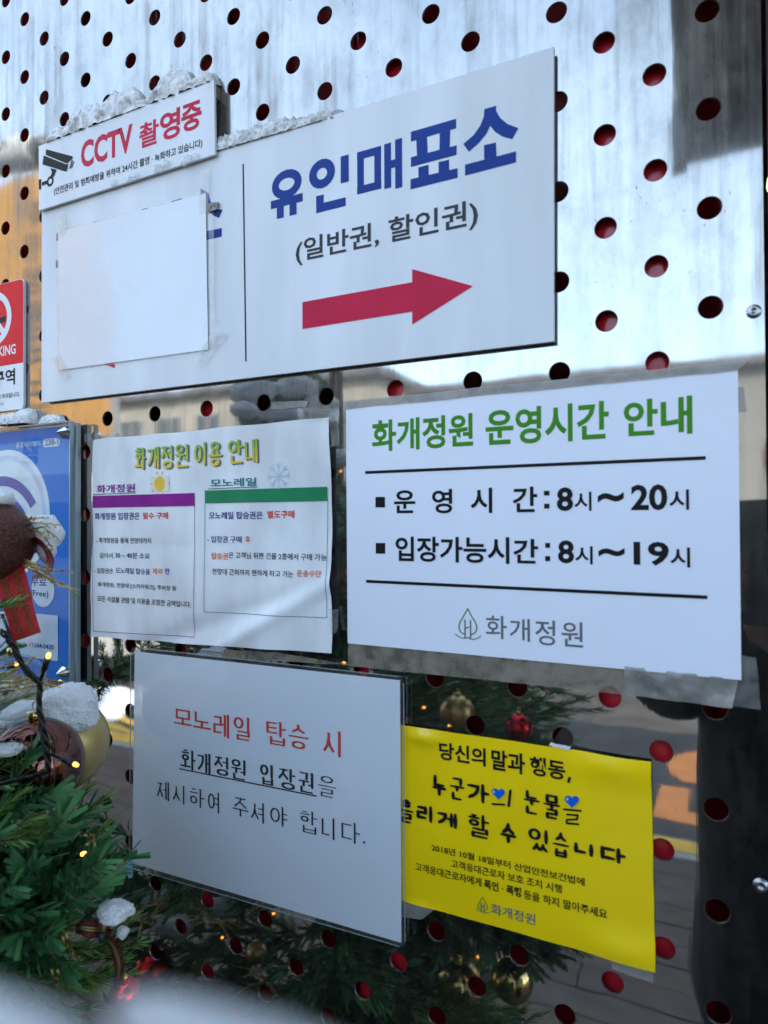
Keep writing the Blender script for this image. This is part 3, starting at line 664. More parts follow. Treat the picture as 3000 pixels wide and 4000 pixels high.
# laminated blank sheet over the left half
def grid_sheet(name, quad, y, amp, m, label, cat, seed=1, nx=44, nz=40, fn=None, parent=None, freq=9, thick=0, edge_amp=0):
    a, b, c_, d = [W(u, v, y) for u, v in quad]; V = []; F = []
    for j in range(nz + 1):
        for i in range(nx + 1):
            s, t = i / nx, j / nz
            p = (a * (1 - s) + b * s) * (1 - t) + (d * (1 - s) + c_ * s) * t
            if edge_amp:
                ex = edge_amp * noise.noise(Vector((t * 5 + seed, 3.1, seed))) * (1 if s in (0, 1) else 0) ; ez = edge_amp * noise.noise(Vector((s * 6, 7.7, seed))) * (1 if t in (0, 1) else 0)
                p.x += ex; p.z += ez
            h = fn(p.x, p.z) if fn else -abs(amp) * (.5 + noise.fractal(Vector((p.x * freq, seed, p.z * freq)), 1, 2, 3))
            V.append((p.x, y + h, p.z))
    for j in range(nz):
        for i in range(nx): k = j * (nx + 1) + i; F.append((k, k + nx + 1, k + nx + 2, k + 1))
    o = mk(name, V, F, m, parent, True)
    if label: tag(o, label, cat)
    return o
bs_ = empty('blank_sheet', tuple(W(520, 1400, YM - .002)), 'blank white laminated sheet taped over the left half of the ticket sign', 'sheet')
grid_sheet('sheet', [z4((378, 345)), z4((1335, 92)), z4((1350, 1104)), z4((382, 1238))], YM - .0012, .0006, M['lam'], None, None, 5, parent=bs_)
grid_sheet('laminate_edge', [z4((366, 330)), z4((1343, 76)), z4((1360, 1114)), z4((372, 1252))], YM - .0006, .0001, film('milky_laminate', .35, (.75, .76, .76), .1, 40, .0006), None, None, 5, parent=bs_, nx=12, nz=12)
def tape(quad, y, m, label, seed=1, amp=.0006, nx=14, nz=8, group='strips of tape', edge=.0006):
    o = grid_sheet('tape_strip', quad, y, amp, m, label, 'tape', seed, nx, nz, freq=60, edge_amp=edge); o['group'] = group; return o
tape([z4((1290, -45)), z4((1358, -65)), z4((1352, 215)), z4((1285, 225))], YM - .002, M['tape'], 'upright clear tape at the top right corner of the blank sheet', 2)
tape([z4((372, 228)), z4((425, 215)), z4((425, 360)), z4((372, 375))], YM - .002, M['tape'], 'clear tape at the top left corner of the blank sheet', 3)
tape([z4((1255, 1170)), z4((1410, 955)), z4((1480, 1005)), z4((1300, 1230))], YM - .002, M['tape'], 'slanted clear tape at the lower right corner of the blank sheet', 4)
tape([z4((325, 1160)), z4((375, 1120)), z4((455, 1270)), z4((405, 1310))], YM - .002, M['tape'], 'slanted clear tape at the lower left corner of the blank sheet', 5)
tape([z4((1352, 225)), z4((1385, 218)), z4((1398, 1090)), z4((1362, 1100))], YM - .0022, M['tape'], 'long clear tape along the right edge of the blank sheet', 6)
grit = mat('grit', (.28, .27, .26), .8, var=.3, vs=300, bump=.001)
mb = MB(); mb.prism(xz(z4((1352, 165), (1424, 155), (1420, 200), (1365, 222), (1353, 205)), YM), YM - .003, YM - .0003); o = mb.build('putty_lump', grit); tag(o, 'small grey putty lump beside the blank sheet corner', 'putty')

# ------------------------------------------------------------------ CCTV sign
YC = -.0115
ct = empty('security_notice', tuple(W(490, 700, YC)), 'narrow white notice with red lettering and black camera symbol', 'sign')
a = W(151, 571, YC); b = W(834, 312, YC); c_ = W(839, 603, YC); d = W(152, 822, YC)
mb = MB(); mb.prism([(d.x, d.z), (c_.x, c_.z), (b.x + .0006, b.z), (a.x, a.z)], YC, YC + .0028); mb.build('board', M['white'], ct)
mb = MB(); mb.prism([(d.x + .001, d.z + .001), (c_.x - .001, c_.z + .001), (b.x - .001, b.z - .001), (a.x + .001, a.z - .001)], YC + .0029, -.0072 if False else -.0073); mb.build('backing', M['edge'], ct)
mb = MB(); mb.prism([(d.x + .004, W(300, 610, 0).z), (b.x - .001, W(800, 420, 0).z), (b.x - .001, b.z - .002), (a.x + .004, a.z - .002)], -.0072, -.0008); mb.build('spacer', M['edge'], ct)
pc = Print(ct, YC)
pc.text('CCTV', M['redink'], pc.box(z1((525, 1090)), z1((860, 988)), z1((525, 915))), .034, res=3)
bc = lambda x0, yb, x1, yt: pc.box2(z1((x0, yb)), z1((x1, yt)))
for c_h, b_h in (('촬', bc(903, 968, 1030, 762)), ('영', bc(1037, 925, 1168, 690)), ('중', bc(1176, 868, 1307, 640))): pc.text(c_h, M['redink'], b_h, .027 if c_h != '촬' else .02, res=3)
pc.text('(안전관리 및 범죄예방을 위하여 24시간 촬영 · 녹화하고 있습니다)', M['ink'], pc.box(z1((350, 1268)), z1((1312, 965)), z1((350, 1213))), .012)
pc.poly('camera_symbol', [z1((300, 968), (473, 1014), (471, 1028), (440, 1058), (428, 1058), (297, 1004)), z1((284, 1008), (300, 1014), (432, 1066), (445, 1062), (434, 1110), (425, 1112), (277, 1066)),
                          z1((466, 1040), (474, 1038), (456, 1092), (448, 1096)), z1((476, 1048), (483, 1046), (468, 1088), (460, 1092)),
                          z1((328, 1090), (369, 1101), (350, 1145), (334, 1150), (330, 1140), (338, 1118)), z1((273, 1182), (304, 1170), (306, 1192), (273, 1204)), z1((252, 1165), (268, 1162), (267, 1226), (254, 1230))], M['ink'])
cc2 = W(*z1((326, 1175)), YC); pc.ring('camera_symbol', (cc2.x, cc2.z), .0028, .0056, M['ink'])

# ------------------------------------------------------------------ opening hours sheet
YO = -.0022
op = empty('opening_hours_sheet', tuple(W(2120, 2590, YO)), 'pale blue white sheet with green heading and opening hours', 'sheet')
mb = MB(); mb.prism(xz([(1351, 1597), (2882, 1444), (2896, 2657), (1358, 2513)], YO), YO, -.0009); mb.build('board', M['paper'], op)
po = Print(op, YO)
for t, bl_, br2, tl_ in (('화개정원', zB((752, 440)), zB((1408, 405)), zB((752, 238))), ('운영시간', (1898, 1744), (2379, 1714), (1898, 1604)), ('안내', zC((725, 345)), zC((1170, 322)), zC((725, 108)))):
    po.text(t, M['green'], po.box(bl_, br2, tl_), .026, res=3)
po.line('rule_line', zB((708, 574)), zC((1255, 479)), .0024, M['ink']); po.line('rule_line', zB((714, 1278)), zC((1266, 1382)), .0024, M['ink'])
po.poly('bullet', zB((775, 732), (836, 732), (837, 800), (775, 800)), M['ink']); po.poly('bullet', zB((776, 1030), (838, 1030), (838, 1100), (776, 1099)), M['ink'])
for t, p, q, f, of in (('운', (895, 690), (1033, 837), zB, .022), ('영', (1140, 683), (1273, 838), zB, .022), ('시', (1390, 675), (1532, 836), zB, .022), ('간', (4, 668), (165, 830), zC, .022),
                       ('8', (290, 671), (397, 823), zC, .03), ('시', (403, 700), (516, 822), zC, .018), ('~', (555, 703), (725, 766), zC, .03), ('20', (770, 654), (1008, 818), zC, .03), ('시', (1018, 686), (1148, 815), zC, .018)):
    a_, b_ = po.w(f(p)), po.w(f(q)); po.text(t, M['ink'], (a_.x, b_.x, b_.z, a_.z), of, res=3)
po.text('입장가능시', M['ink'], po.box(zB((905, 1152)), zB((1643, 1162)), zB((905, 992))), .022, res=3)
for t, p, q, f, of in (('간', (8, 1003), (170, 1165), zC, .022), ('8', (297, 1012), (403, 1164), zC, .03), ('시', (409, 1050), (524, 1170), zC, .018),
                       ('~', (560, 1060), (731, 1122), zC, .03), ('19', (787, 1021), (1018, 1180), zC, .03), ('시', (1025, 1058), (1155, 1190), zC, .018)):
    a_, b_ = po.w(f(p)), po.w(f(q)); po.text(t, M['ink'], (a_.x, b_.x, b_.z, a_.z), of, res=3)
for q in ((207, 692, 243, 722), (208, 776, 243, 808), (215, 1030, 247, 1062), (215, 1115, 248, 1148)):
    po.poly('colon_dot', zC((q[0], q[1]), (q[2], q[1]), (q[2], q[3]), (q[0], q[3])), M['ink'])
def logo(pt, f, k, mg, mgreen):
    """drop outline, two stems and a swash, given in the frame of a zoomed detail"""
    def strokes(pts, wd):
        out = []
        for i in range(len(pts) - 1):
            a, b = Vector(pts[i]), Vector(pts[i + 1]); d = (b - a).normalized(); n = Vector((-d.y, d.x)) * wd / 2
            a2, b2 = a - d * wd * .3, b + d * wd * .3; out.append([f(tuple(q)) for q in (a2 + n, b2 + n, b2 - n, a2 - n)])
        return out
    drop = [(302, 65), (265, 130), (232, 185), (220, 230), (228, 268), (248, 290), (275, 300)]
    drop2 = [(302, 65), (335, 130), (372, 190), (387, 235), (378, 275), (358, 295), (335, 303)]
    pt.poly('leaf_outline', strokes([k(p) for p in drop], 11 * k.s) + strokes([k(p) for p in drop2], 11 * k.s), mgreen)
    pt.poly('stems', strokes([k((277, 170)), k((277, 332))], 13 * k.s) + strokes([k((328, 175)), k((328, 336))], 13 * k.s) + strokes([k((282, 248)), k((312, 234))], 11 * k.s), mg)
    pt.poly('swash', strokes([k((188, 300)), k((215, 322)), k((250, 338)), (k((285, 338))), k((303, 330)), k((325, 345)), k((360, 350)), k((395, 338)), k((422, 318))], 9 * k.s), mg)
class Ident:
    s = 1
    def __call__(self, p): return p
logo(po, zq, Ident(), M['grey'], M['green'])
for ch, q in zip('화개정원', ((468, 125, 664, 352), (688, 150, 878, 373), (925, 165, 1112, 412), (1168, 180, 1370, 427))):
    a_, b_ = po.w(zq((q[0], q[1]))), po.w(zq((q[2], q[3]))); po.text(ch, M['grey'], (a_.x, b_.x, b_.z, a_.z), .008, res=3)
tape([(1345, 1568), (2930, 1405), (2880, 1449), (1351, 1600)], YO - .0003, M['tape2'], 'long grimy tape along the top of the opening hours sheet', 11, .0004, 60, 5)
tape([zr((1466, 1345)), zr((1503, 1345)), zr((1518, 1505)), zr((1468, 1508))], -.0012, M['tape2'], 'short grimy tape on the right edge of the opening hours sheet', 12, .0003)
tape([(1360, 2512), (2520, 2625), (2440, 2712), (1360, 2600)], -.0008, M['glue'], 'crusty beige glue band under the opening hours sheet', 13, .0004, 60, 10)
tape([(2440, 2600), (2885, 2650), (2860, 2765), (2440, 2712)], -.0010, M['tape2'], 'crumpled clear tape under the right corner of the opening hours sheet', 14, .002, 40, 14)
tape([(2870, 2560), (2955, 2568), (2972, 2772), (2700, 2735)], -.0014, M['tape'], 'clear film flap right of the opening hours sheet corner', 15, .0006, 20, 14)

# ------------------------------------------------------------------ visitor guide: crumpled paper
YG = -.006
def warp(x, z):
    h = noise.fractal(Vector((x * 7, 1.3, z * 9)), 1, 2, 3) * .0020
    h += .0024 * math.exp(-((z - (1.385 + .35 * (x - .25))) / .010) ** 2) * max(0, math.sin((x - .10) * 9))
    h -= .0030 * math.exp(-((z - (1.318 + .55 * (x - .2))) / .009) ** 2) * (1 if x > .14 else max(0, (x - .08) / .06))
    h += .0022 * noise.ridged_multi_fractal(Vector((x * 5, 4.2, z * 16)), 1, 2, 2, 1, 2) * .35
    return h
gd_ = empty('visitor_guide_paper', tuple(W(800, 2520, YG)), 'creased white paper with purple and green table headings', 'paper')
grid_sheet('sheet', [(360, 1718), (1285, 1630), (1297, 2551), (350, 2489)], YG, 0, M['paper2'], None, None, 3, 90, 90, warp, gd_, edge_amp=.0012)
pg = Print(gd_, YG, .0004, warp)
def gtxt(t, m, bl_, br2, tl_, f=zA, off=.01, g=None): return pg.text(t, m, pg.box(f(bl_), (g or f)(br2), f(tl_)), off, res=2)
gg = bpy.data.materials.new('green_yellow_print'); gg.use_nodes = True; t_ = gg.node_tree; ge = t_.nodes.new('ShaderNodeNewGeometry'); sx = t_.nodes.new('ShaderNodeSeparateXYZ'); rp = t_.nodes.new('ShaderNodeValToRGB'); mr = t_.nodes.new('ShaderNodeMapRange')
zt = W(760, 1705, YG).z; zbm = W(760, 1830, YG).z; mr.inputs[1].default_value = zbm; mr.inputs[2].default_value = zt
rp.color_ramp.elements[0].color = (.78, .50, .02, 1); rp.color_ramp.elements[1].color = (.05, .30, .02, 1); e_ = rp.color_ramp.elements.new(.45); e_.color = (.40, .50, .03, 1)
t_.links.new(ge.outputs['Position'], sx.inputs[0]); t_.links.new(sx.outputs[2], mr.inputs[0]); t_.links.new(mr.outputs[0], rp.inputs[0]); t_.links.new(rp.outputs[0], t_.nodes['Principled BSDF'].inputs['Base Color'])
tit = [('화', 868, 388, 942, 245), ('개', 950, 384, 1030, 238), ('정', 1040, 384, 1120, 230), ('원', 1130, 376, 1222, 222), ('이', 1257, 362, 1340, 208), ('용', 1350, 368, 1440, 205), ('안', 1480, 352, 1580, 192), ('내', 1590, 345, 1674, 188)]
g3 = lambda dx, dy: [(c, pg.box2(zA((x0 + dx, y0 + dy)), zA((x1 + dx, y1 + dy)))) for c, x0, y0, x1, y1 in tit]
pg.chars(g3(9, 6), M['grey'], COMIC, 'title_shadow'); pg.lift = .00065; pg.chars(g3(0, 0), gg, COMIC); pg.lift = .0004
gtxt('화개정원', M['purple'], (622, 542), (873, 532), (622, 490), off=.02)
pg.line('underline', zA((598, 551)), zA((877, 538)), .0008, M['grey'], 6)
pg.bar('heading_bar', pg.box2(zA((596, 636)), zA((1258, 540))), M['purple'], 24)
pg.bar('heading_bar', pg.box2((800, 1966), (1274, 1901)), M['green2'], 24)
thin = .0005
for p, q in ((zA((592, 636)), zA((600, 1437))), (zA((600, 1437)), zA((1253, 1475))), (zA((1253, 1475)), zA((1257, 608)))): pg.line('table_line', p, q, thin, M['purple'], 24)
for p, q in (((799, 1966), (796, 2390)), ((796, 2390), (1278, 2413)), ((1278, 2413), (1275, 1949))): pg.line('table_line', p, q, thin, M['teal'], 24)
gtxt('화개정원 입장권은', M['navy'], (608, 718), (900, 710), (608, 672), off=.018); gtxt('필수 구매', M['red2'], (920, 712), (1083, 707), (920, 668), off=.018)
gtxt('- 화개정원을 통해 전망대까지', M['ink'], (617, 868), (970, 865), (617, 833)); gtxt('걸어서', M['green2'], (638, 965), (722, 964), (638, 928)); gtxt('30 ~ 40분 소요', M['navy'], (738, 965), (963, 964), (738, 928))
gtxt('- 입장권은', M['ink'], (607, 1062), (725, 1062), (607, 1028)); gtxt('모노레일 탑승을', M['navy'], (740, 1065), (965, 1067), (740, 1027)); gtxt('제외', M['orange'], (983, 1067), (1045, 1068), (983, 1028)); gtxt('한', M['navy'], (1063, 1068), (1095, 1069), (1063, 1028))
gtxt('화개정원, 전망대 [스카이워크], 주차장 등', M['ink'], (630, 1162), (1138, 1170), (630, 1127)); gtxt('모든 시설물 관람 및 이용을 포함한 금액입니다.', M['ink'], (630, 1252), (1235, 1274), (630, 1215))
gtxt('모노레일', M['teal'], (1365, 500), (5, 660), (1365, 445), off=.02, g=zB) if False else pg.text('모노레일', M['teal'], pg.box(zA((1365, 500)), (1001, 1900), zA((1365, 447))), .02)
pg.line('underline', zA((1350, 514)), (1005, 1902), .0008, M['grey'], 6)
gtxt('모노레일 탑승권은', M['navy'], (1352, 712), (42, 872), (1352, 665), off=.018, g=zB); gtxt('별도구매', M['red2'], (72, 872), (242, 868), (72, 822), f=zB, off=.018)
gtxt('- 입장권 구매', M['navy'], (1340, 863), (1562, 862), (1340, 820)); gtxt('후', M['red2'], (1587, 862), (1618, 861), (1587, 820))
gtxt('탑승권', M['orange'], (1370, 970), (1475, 971), (1370, 927), off=.018); gtxt('은 고객님 뒤편 건물 2층에서 구매 가능', M['ink'], (1480, 970), (455, 1139), (1480, 929), g=zB)
gtxt('전망대 근처까지 편하게 타고 가는', M['ink'], (1375, 1075), (243, 1246), (1375, 1036), g=zB); gtxt('운송수단', M['orange'], (265, 1250), (425, 1251), (265, 1206), f=zB, off=.018)
sc_ = W(*zA((1031, 480)), YG); sunm = mat('sun_print', (.80, .50, .03), .4)
pg.bar('sun_picture', pg.box2(zA((973, 530)), zA((1090, 430))), mat('cream_print', (.74, .73, .66), .4), 4)
pg.ring('sun_picture', (sc_.x, sc_.z), .0001, .0072, sunm, n=24)
for i in range(10): a_ = 36 * i; pg.ring('sun_picture', (sc_.x, sc_.z), .0092, .0125, sunm, a_ - 3, a_ + 3, 1)
sf = W(1087, 1860, YG); sfm = mat('snowflake_print', (.48, .58, .74), .4)
out_ = []
for i in range(8):
    a_ = R(45 * i); d = Vector((math.cos(a_), math.sin(a_))); n_ = Vector((-d.y, d.x)) * .0004
    o_ = Vector((sf.x, sf.z)); seg = [(o_, o_ + d * .0125)] + [(o_ + d * .008, o_ + d * .0115 + n_ * s_ * 8) for s_ in (-1, 1)]
    for p, q in seg: out_.append(([tuple(p + n_), tuple(q + n_), tuple(q - n_), tuple(p - n_)], [(0, 1, 2, 3)]))
pg._out('snowflake_picture', out_, sfm)
tape([zB((272, 155)), zB((540, 150)), zB((540, 240)), zB((275, 245))], YG - .002, M['tape'], 'clear tape across the top right corner of the creased paper', 21, .001)
tape([zB((480, 170)), zB((540, 165)), zB((545, 400)), zB((487, 405))], YG - .003, M['tape'], 'upright clear tape down the right edge of the creased paper', 22, .0016)
tape([zB((468, 1458)), zB((538, 1458)), zB((530, 1610)), zB((485, 1620))], YG - .003, M['tape'], 'clear tape at the lower right corner of the creased paper', 23, .001)
tape([zA((550, 160)), zA((745, 148)), zA((745, 200)), zA((550, 215))], -.003, M['tape'], 'clear tape at the top left corner of the creased paper', 24, .001)
tape([(1062, 1570), (1205, 1565), (1195, 1590), (1060, 1600)], -.001, M['tape2'], 'old tape scrap between two holes above the creased paper', 25, .0004)
tape([(875, 2535), (1090, 2550), (1390, 2600), (860, 2570)], -.001, M['glue'], 'glue residue strip under the creased paper', 26, .0004, 30, 5)

# ------------------------------------------------------------------ monorail notice: laminated A4
YA = -.0066
mn = empty('monorail_notice', tuple(W(1040, 3600, YA)), 'laminated white A4 notice with one red and two black text lines', 'notice')
mb = MB(); mb.prism(xz([(526, 2545), (1562, 2658), (1567, 3683), (517, 3372)], YA), YA, YA + .0006); mb.build('paper', M['paper'], mn)
q4 = xz([(512, 2527), (1577, 2645), (1583, 3703), (505, 3388)], YA - .0006); xa = [p[0] for p in q4]
pts = []
for i, (cx, cz) in enumerate(q4):
    pv = Vector(q4[i - 1]); nx_ = Vector(q4[(i + 1) % 4]); c0 = Vector((cx, cz)); d1 = (pv - c0).normalized(); d2 = (nx_ - c0).normalized(); r_ = .005
    for k in range(5):
        t = k / 4; pts.append(tuple((c0 + d1 * r_) * (1 - t) ** 2 + c0 * 2 * t * (1 - t) + (c0 + d2 * r_) * t ** 2))
pn = Print(mn, YA)
hb = lambda q: (lambda a_, b_: (a_.x, b_.x, b_.z, a_.z))(pn.w(zP((q[0], q[1]))), pn.w(zP((q[2], q[3]))))
pn.chars([(c, hb(q)) for c, q in (('모', (268, 100, 380, 214)), ('노', (380, 118, 492, 236)), ('레', (503, 128, 600, 278)), ('일', (622, 145, 725, 297)), ('탑', (815, 172, 935, 328)), ('승', (942, 190, 1068, 350)), ('시', (1150, 225, 1265, 390)))], M['red2'], (.0027, .0016, 'serif'))
pn.chars([(c, hb(q)) for c, q in (('화', (305, 338, 402, 470)), ('개', (408, 358, 490, 492)), ('정', (508, 378, 598, 505)), ('원', (605, 395, 700, 530)), ('입', (778, 425, 862, 560)), ('장', (885, 448, 992, 588)), ('권', (1000, 470, 1100, 608)))], M['ink'], (.0027, .0015, 'serif'))
pn.chars([(c, hb(q)) for c, q in (('을', (1115, 490, 1230, 635)),)], M['ink'], (.0018, .0010, 'serif'))
pn.line('underline', zP((302, 456)), zP((1112, 618)), .0012, M['ink'])
pn.chars([(c, hb(q)) for c, q in (('제', (172, 523, 246, 648)), ('시', (265, 545, 340, 668)), ('하', (362, 562, 455, 692)), ('여', (472, 585, 543, 720)), ('주', (615, 618, 712, 748)), ('셔', (725, 645, 808, 780)), ('야', (838, 668, 942, 803)), ('합', (1012, 695, 1118, 848)), ('니', (1142, 735, 1225, 878)), ('다', (1258, 760, 1370, 905)))], M['ink'], (.0018, .0010, 'serif'))
dt = pn.w(zP((1392, 890))); pn.ring('lettering', (dt.x, dt.z), .00005, .0011, M['ink'], n=12)
mb = MB(); mb.add([(p[0], YA - .0009, p[1]) for p in pts], [tuple(range(len(pts)))]); lf = mb.build('laminate', M['lamfilm'], mn)
mb = MB()
for i in range(4):
    a_, b_ = Vector(q4[i]), Vector(q4[(i + 1) % 4]); d = (b_ - a_).normalized(); mb.tube([(a_.x + d.x * .005, YA - .0008, a_.y + d.y * .005), (b_.x - d.x * .005, YA - .0008, b_.y - d.y * .005)], .0004, 4)
mb.build('laminate_rim', M['acryledge'], mn)
z5_ = Z(0, 3200, 1.659)
tape([z5_((795, 308)), z5_((862, 258)), z5_((862, 372)), z5_((838, 385))], YA - .001, mat('blue_tape', (.20, .45, .62), .3), 'small pale blue tape scrap at the lower left corner of the monorail notice', 31, .0008)

# ------------------------------------------------------------------ yellow sheet
YY = -.0024
ys = empty('yellow_notice', tuple(W(2050, 3700, YY)), 'yellow laminated notice with brush lettering and two blue hearts', 'notice')
def ywarp(x, z):
    h = noise.fractal(Vector((x * 6, 9.3, z * 6)), 1, 2, 2) * .0007
    for (u, v, r_) in ((2400, 3000, .018), (2440, 3720, .020), (1640, 3560, .009), (1650, 2880, .009)):
        p = W(u, v, YY); h -= .0028 * math.exp(-(((x - p.x) / (r_ * 1.6)) ** 2 + ((z - p.z) / (r_ * .6)) ** 2))
    return h
grid_sheet('sheet', [(1556, 2829), (2544, 2973), (2560, 3794), (1556, 3512)], YY, 0, M['yellow'], None, None, 8, 60, 60, ywarp, ys, edge_amp=.0008)
py = Print(ys, YY, .0004, ywarp)
py.text('당신의', M['ink'], py.box(zY((265, 264)), zY((550, 303)), zY((265, 155))), .026, res=3); py.text('말과', M['ink'], py.box(zY((585, 332)), zY((792, 350)), zY((585, 205))), .026, res=3); py.text('행동', M['ink'], py.box(zY((822, 362)), zY((1042, 388)), zY((822, 244))), .026, res=3)
py.poly('lettering', zY((1060, 368), (1078, 372), (1066, 408), (1052, 404)), M['ink'])
hy = lambda q: (lambda a_, b_: (a_.x, b_.x, b_.z, a_.z))(py.w(zY((q[0], q[1]))), py.w(zY((q[2], q[3]))))
py.chars([(c, hy(q)) for c, q in (('누', (218, 350, 312, 495)), ('군', (324, 365, 425, 520)), ('가', (432, 395, 578, 540)), ('눈', (778, 445, 890, 610)), ('물', (900, 470, 1015, 640)))], M['ink'], BRUSH)
py.chars([(c, hy(q)) for c, q in (('흘', (20, 498, 110, 662)), ('리', (124, 530, 232, 655)), ('게', (248, 570, 380, 692)), ('할', (438, 585, 578, 758)), ('수', (635, 640, 745, 790)), ('있', (812, 675, 946, 840)), ('습', (958, 700, 1070, 876)), ('니', (1094, 762, 1225, 868)), ('다', (1257, 785, 1420, 915)))], M['ink'], BRUSH)
def brush_line(pts, w0):
    out = []
    for i in range(len(pts) - 1):
        a_, b_ = Vector(pts[i]), Vector(pts[i + 1]); d = (b_ - a_).normalized(); n = Vector((-d.y, d.x)) * w0 / 2
        out.append([zY(tuple(q)) for q in (a_ + n, b_ + n, b_ - n, a_ - n)])
        for e in (a_, b_): out.append([zY((e.x + w0 / 2 * math.cos(R(36 * j)), e.y + w0 / 2 * math.sin(R(36 * j)))) for j in range(10)])
    return out
py.poly('lettering', brush_line([(592, 536), (664, 541)], 13) + brush_line([(702, 455), (692, 548)], 17) + brush_line([(1032, 570), (1136, 580)], 13) + brush_line([(1052, 602), (1118, 607), (1112, 632), (1050, 634), (1050, 655), (1120, 662)], 13), M['ink'])
def heart(cx, cy, s_):
    pts = []
    for i in range(28):
        t = 2 * math.pi * i / 28; x = 16 * math.sin(t) ** 3; y = 13 * math.cos(t) - 5 * math.cos(2 * t) - 2 * math.cos(3 * t) - math.cos(4 * t)
        pts.append(zY((cx + x * s_ / 16, cy - y * s_ / 16 + x * .12)))
    return pts
py.lift = .0008
py.poly('heart', heart(630, 470, 40), M['heart']); py.poly('heart', heart(1082, 518, 44), M['heart'])
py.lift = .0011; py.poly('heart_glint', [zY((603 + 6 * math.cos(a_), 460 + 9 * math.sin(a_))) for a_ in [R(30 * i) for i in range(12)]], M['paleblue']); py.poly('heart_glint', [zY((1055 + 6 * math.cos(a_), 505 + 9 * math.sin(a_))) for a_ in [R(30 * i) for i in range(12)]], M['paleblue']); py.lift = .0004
py.text('2018년 10월 18일부터 산업안전보건법에', M['ink'], py.box(zY((218, 820)), zY((1160, 1048)), zY((218, 775))), .014)
py.text('고객응대근로자 보호 조치 시행', M['ink'], py.box(zY((338, 926)), zY((1020, 1090)), zY((338, 876))), .014)
py.text('고객응대근로자에게', M['ink'], py.box(zY((117, 948)), zY((524, 1044)), zY((117, 897))), .014); py.text('폭언 · 폭행', M['ink'], py.box(zY((540, 1062)), zY((770, 1107)), zY((540, 1004))), .03); py.text('등을 하지 말아주세요', M['ink'], py.box(zY((785, 1122)), zY((1300, 1245)), zY((785, 1066))), .014)
class K2:
    s = .40
    def __call__(self, p): return (532 + (p[0] - 302) * .36, 1108 + (p[1] - 58) * .335 + (p[0] - 302) * .05)
logo(py, zY, K2(), M['slate'], M['green'])
py.text('화개정원', M['slate'], py.box(zY((583, 1212)), zY((857, 1287)), zY((583, 1146))), .006)
tape([zY((1325, 1500)), zY((1587, 1570)), zY((1580, 1645)), zY((1330, 1555))], -.002, M['tape2'], 'speckled grey tape under the lower right corner of the yellow notice', 41, .0004)
tape([(1545, 3505), (1700, 3550), (1650, 3590), (1545, 3580)], -.002, M['tape2'], 'torn grey tape under the left of the yellow notice', 42, .0006)
tape([(2250, 2760), (2330, 2800), (2210, 2960), (2150, 2910)], -.001, film('dim_tape', .18, (.2, .2, .2), .2), 'slanted smoky tape above the yellow notice', 43, .0003)
tape([(2150, 2900), (2230, 2915), (2225, 2930), (2145, 2912)], -.003, M['white'], 'torn white paper scrap at the hole above the yellow notice', 44, .0006)

# ------------------------------------------------------------------ no smoking sign (mostly outside the frame)
YN = -.004
a = W(-330, 1094, YN); b = W(92, 1600, YN); tpz = W(86, 1094, YN).z
ns = empty('no_smoking_sign', ((a.x + b.x) / 2, YN, b.z), 'red and white no smoking sign at the left edge', 'sign')
x1_ = W(92, 1400, YN).x; x0_ = x1_ - .20; zsp = W(92, 1416, YN).z; zbt = W(94, 1596, YN).z
tpz = W(88, 1088, YN).z
mb = MB(); mb.prism(rect_xz(x0_, x1_, zbt, tpz, .006), YN, -.0008); mb.build('board', M['white'], ns)
p0 = Print(ns, YN)
rr = [p for p in rect_xz(x0_ + .0004, x1_ - .0004, zbt, tpz - .0004, .006) if p[1] > zsp]; rr = [(x0_ + .0004, zsp), (x1_ - .0004, zsp)] + rr
p0._out('red_panel', [(rr, [tuple(range(len(rr)))])], M['signred'])
cN = W(-23, 1247, YN); p0.k = 3; p0.ring('prohibition_ring', (cN.x, cN.z), .0235, .031, M['white'])
p0.k = 4; p0._out('prohibition_slash', [([(cN.x - .019, cN.z + .014), (cN.x - .014, cN.z + .019), (cN.x + .019, cN.z - .014), (cN.x + .014, cN.z - .019)], [(0, 1, 2, 3)])], M['white'])
p0.k = 2; p0._out('cigarette', [([(cN.x - .018, cN.z - .002), (cN.x + .021, cN.z + .001), (cN.x + .021, cN.z - .0055), (cN.x - .018, cN.z - .0085)], [(0, 1, 2, 3)])], M['ink']); p0.k = 3
p0.text('NO SMOKING', M['white'], p0.box((-115, 1400), (62, 1396), (-115, 1362)), .02); p0.text('금연구역', M['ink'], p0.box((-108, 1516), (59, 1512), (-108, 1455)), .02)
p0.text('과태료가 부과됩니다.', M['ink'], p0.box((-48, 1562), (78, 1554), (-48, 1542)), .004); p0.text('강화군보건소', M['ink'], p0.box((-62, 1590), (16, 1588), (-62, 1576)), .004)

# ------------------------------------------------------------------ public wifi sign: print under acrylic, on four stand-offs
wf = empty('wifi_sign', tuple(W(60, 2620, -.012)), 'blue public wifi sign under clear acrylic with steel studs', 'sign')
YW = -.012; tr_ = W(281, 1662, YW); zb_ = W(283, 2662, YW).z; x1_ = W(281, 1900, YW).x; x0_ = x1_ - .30
mb = MB(); mb.prism(rect_xz(x0_, x1_, zb_, tr_.z), YW, YW + .002); mb.build('board', M['blue'], wf)
mb = MB(); mb.prism(rect_xz(x0_ - .004, x1_ + .0035, zb_ - .003, tr_.z + .003), YW + .0025, -.004); mb.build('backing', M['acryledge'], wf)
pw = Print(wf, YW)
rW = W(25, 2010, YW); pw.ring('emblem', (rW.x, rW.z), .0001, .072, M['lightlilac'], n=60); pw.ring('emblem', (rW.x, rW.z), .0001, .066, M['lilac'], n=60); pw.ring('emblem', (rW.x, rW.z), .0001, .060, M['lightlilac'], 0, 360, 60)
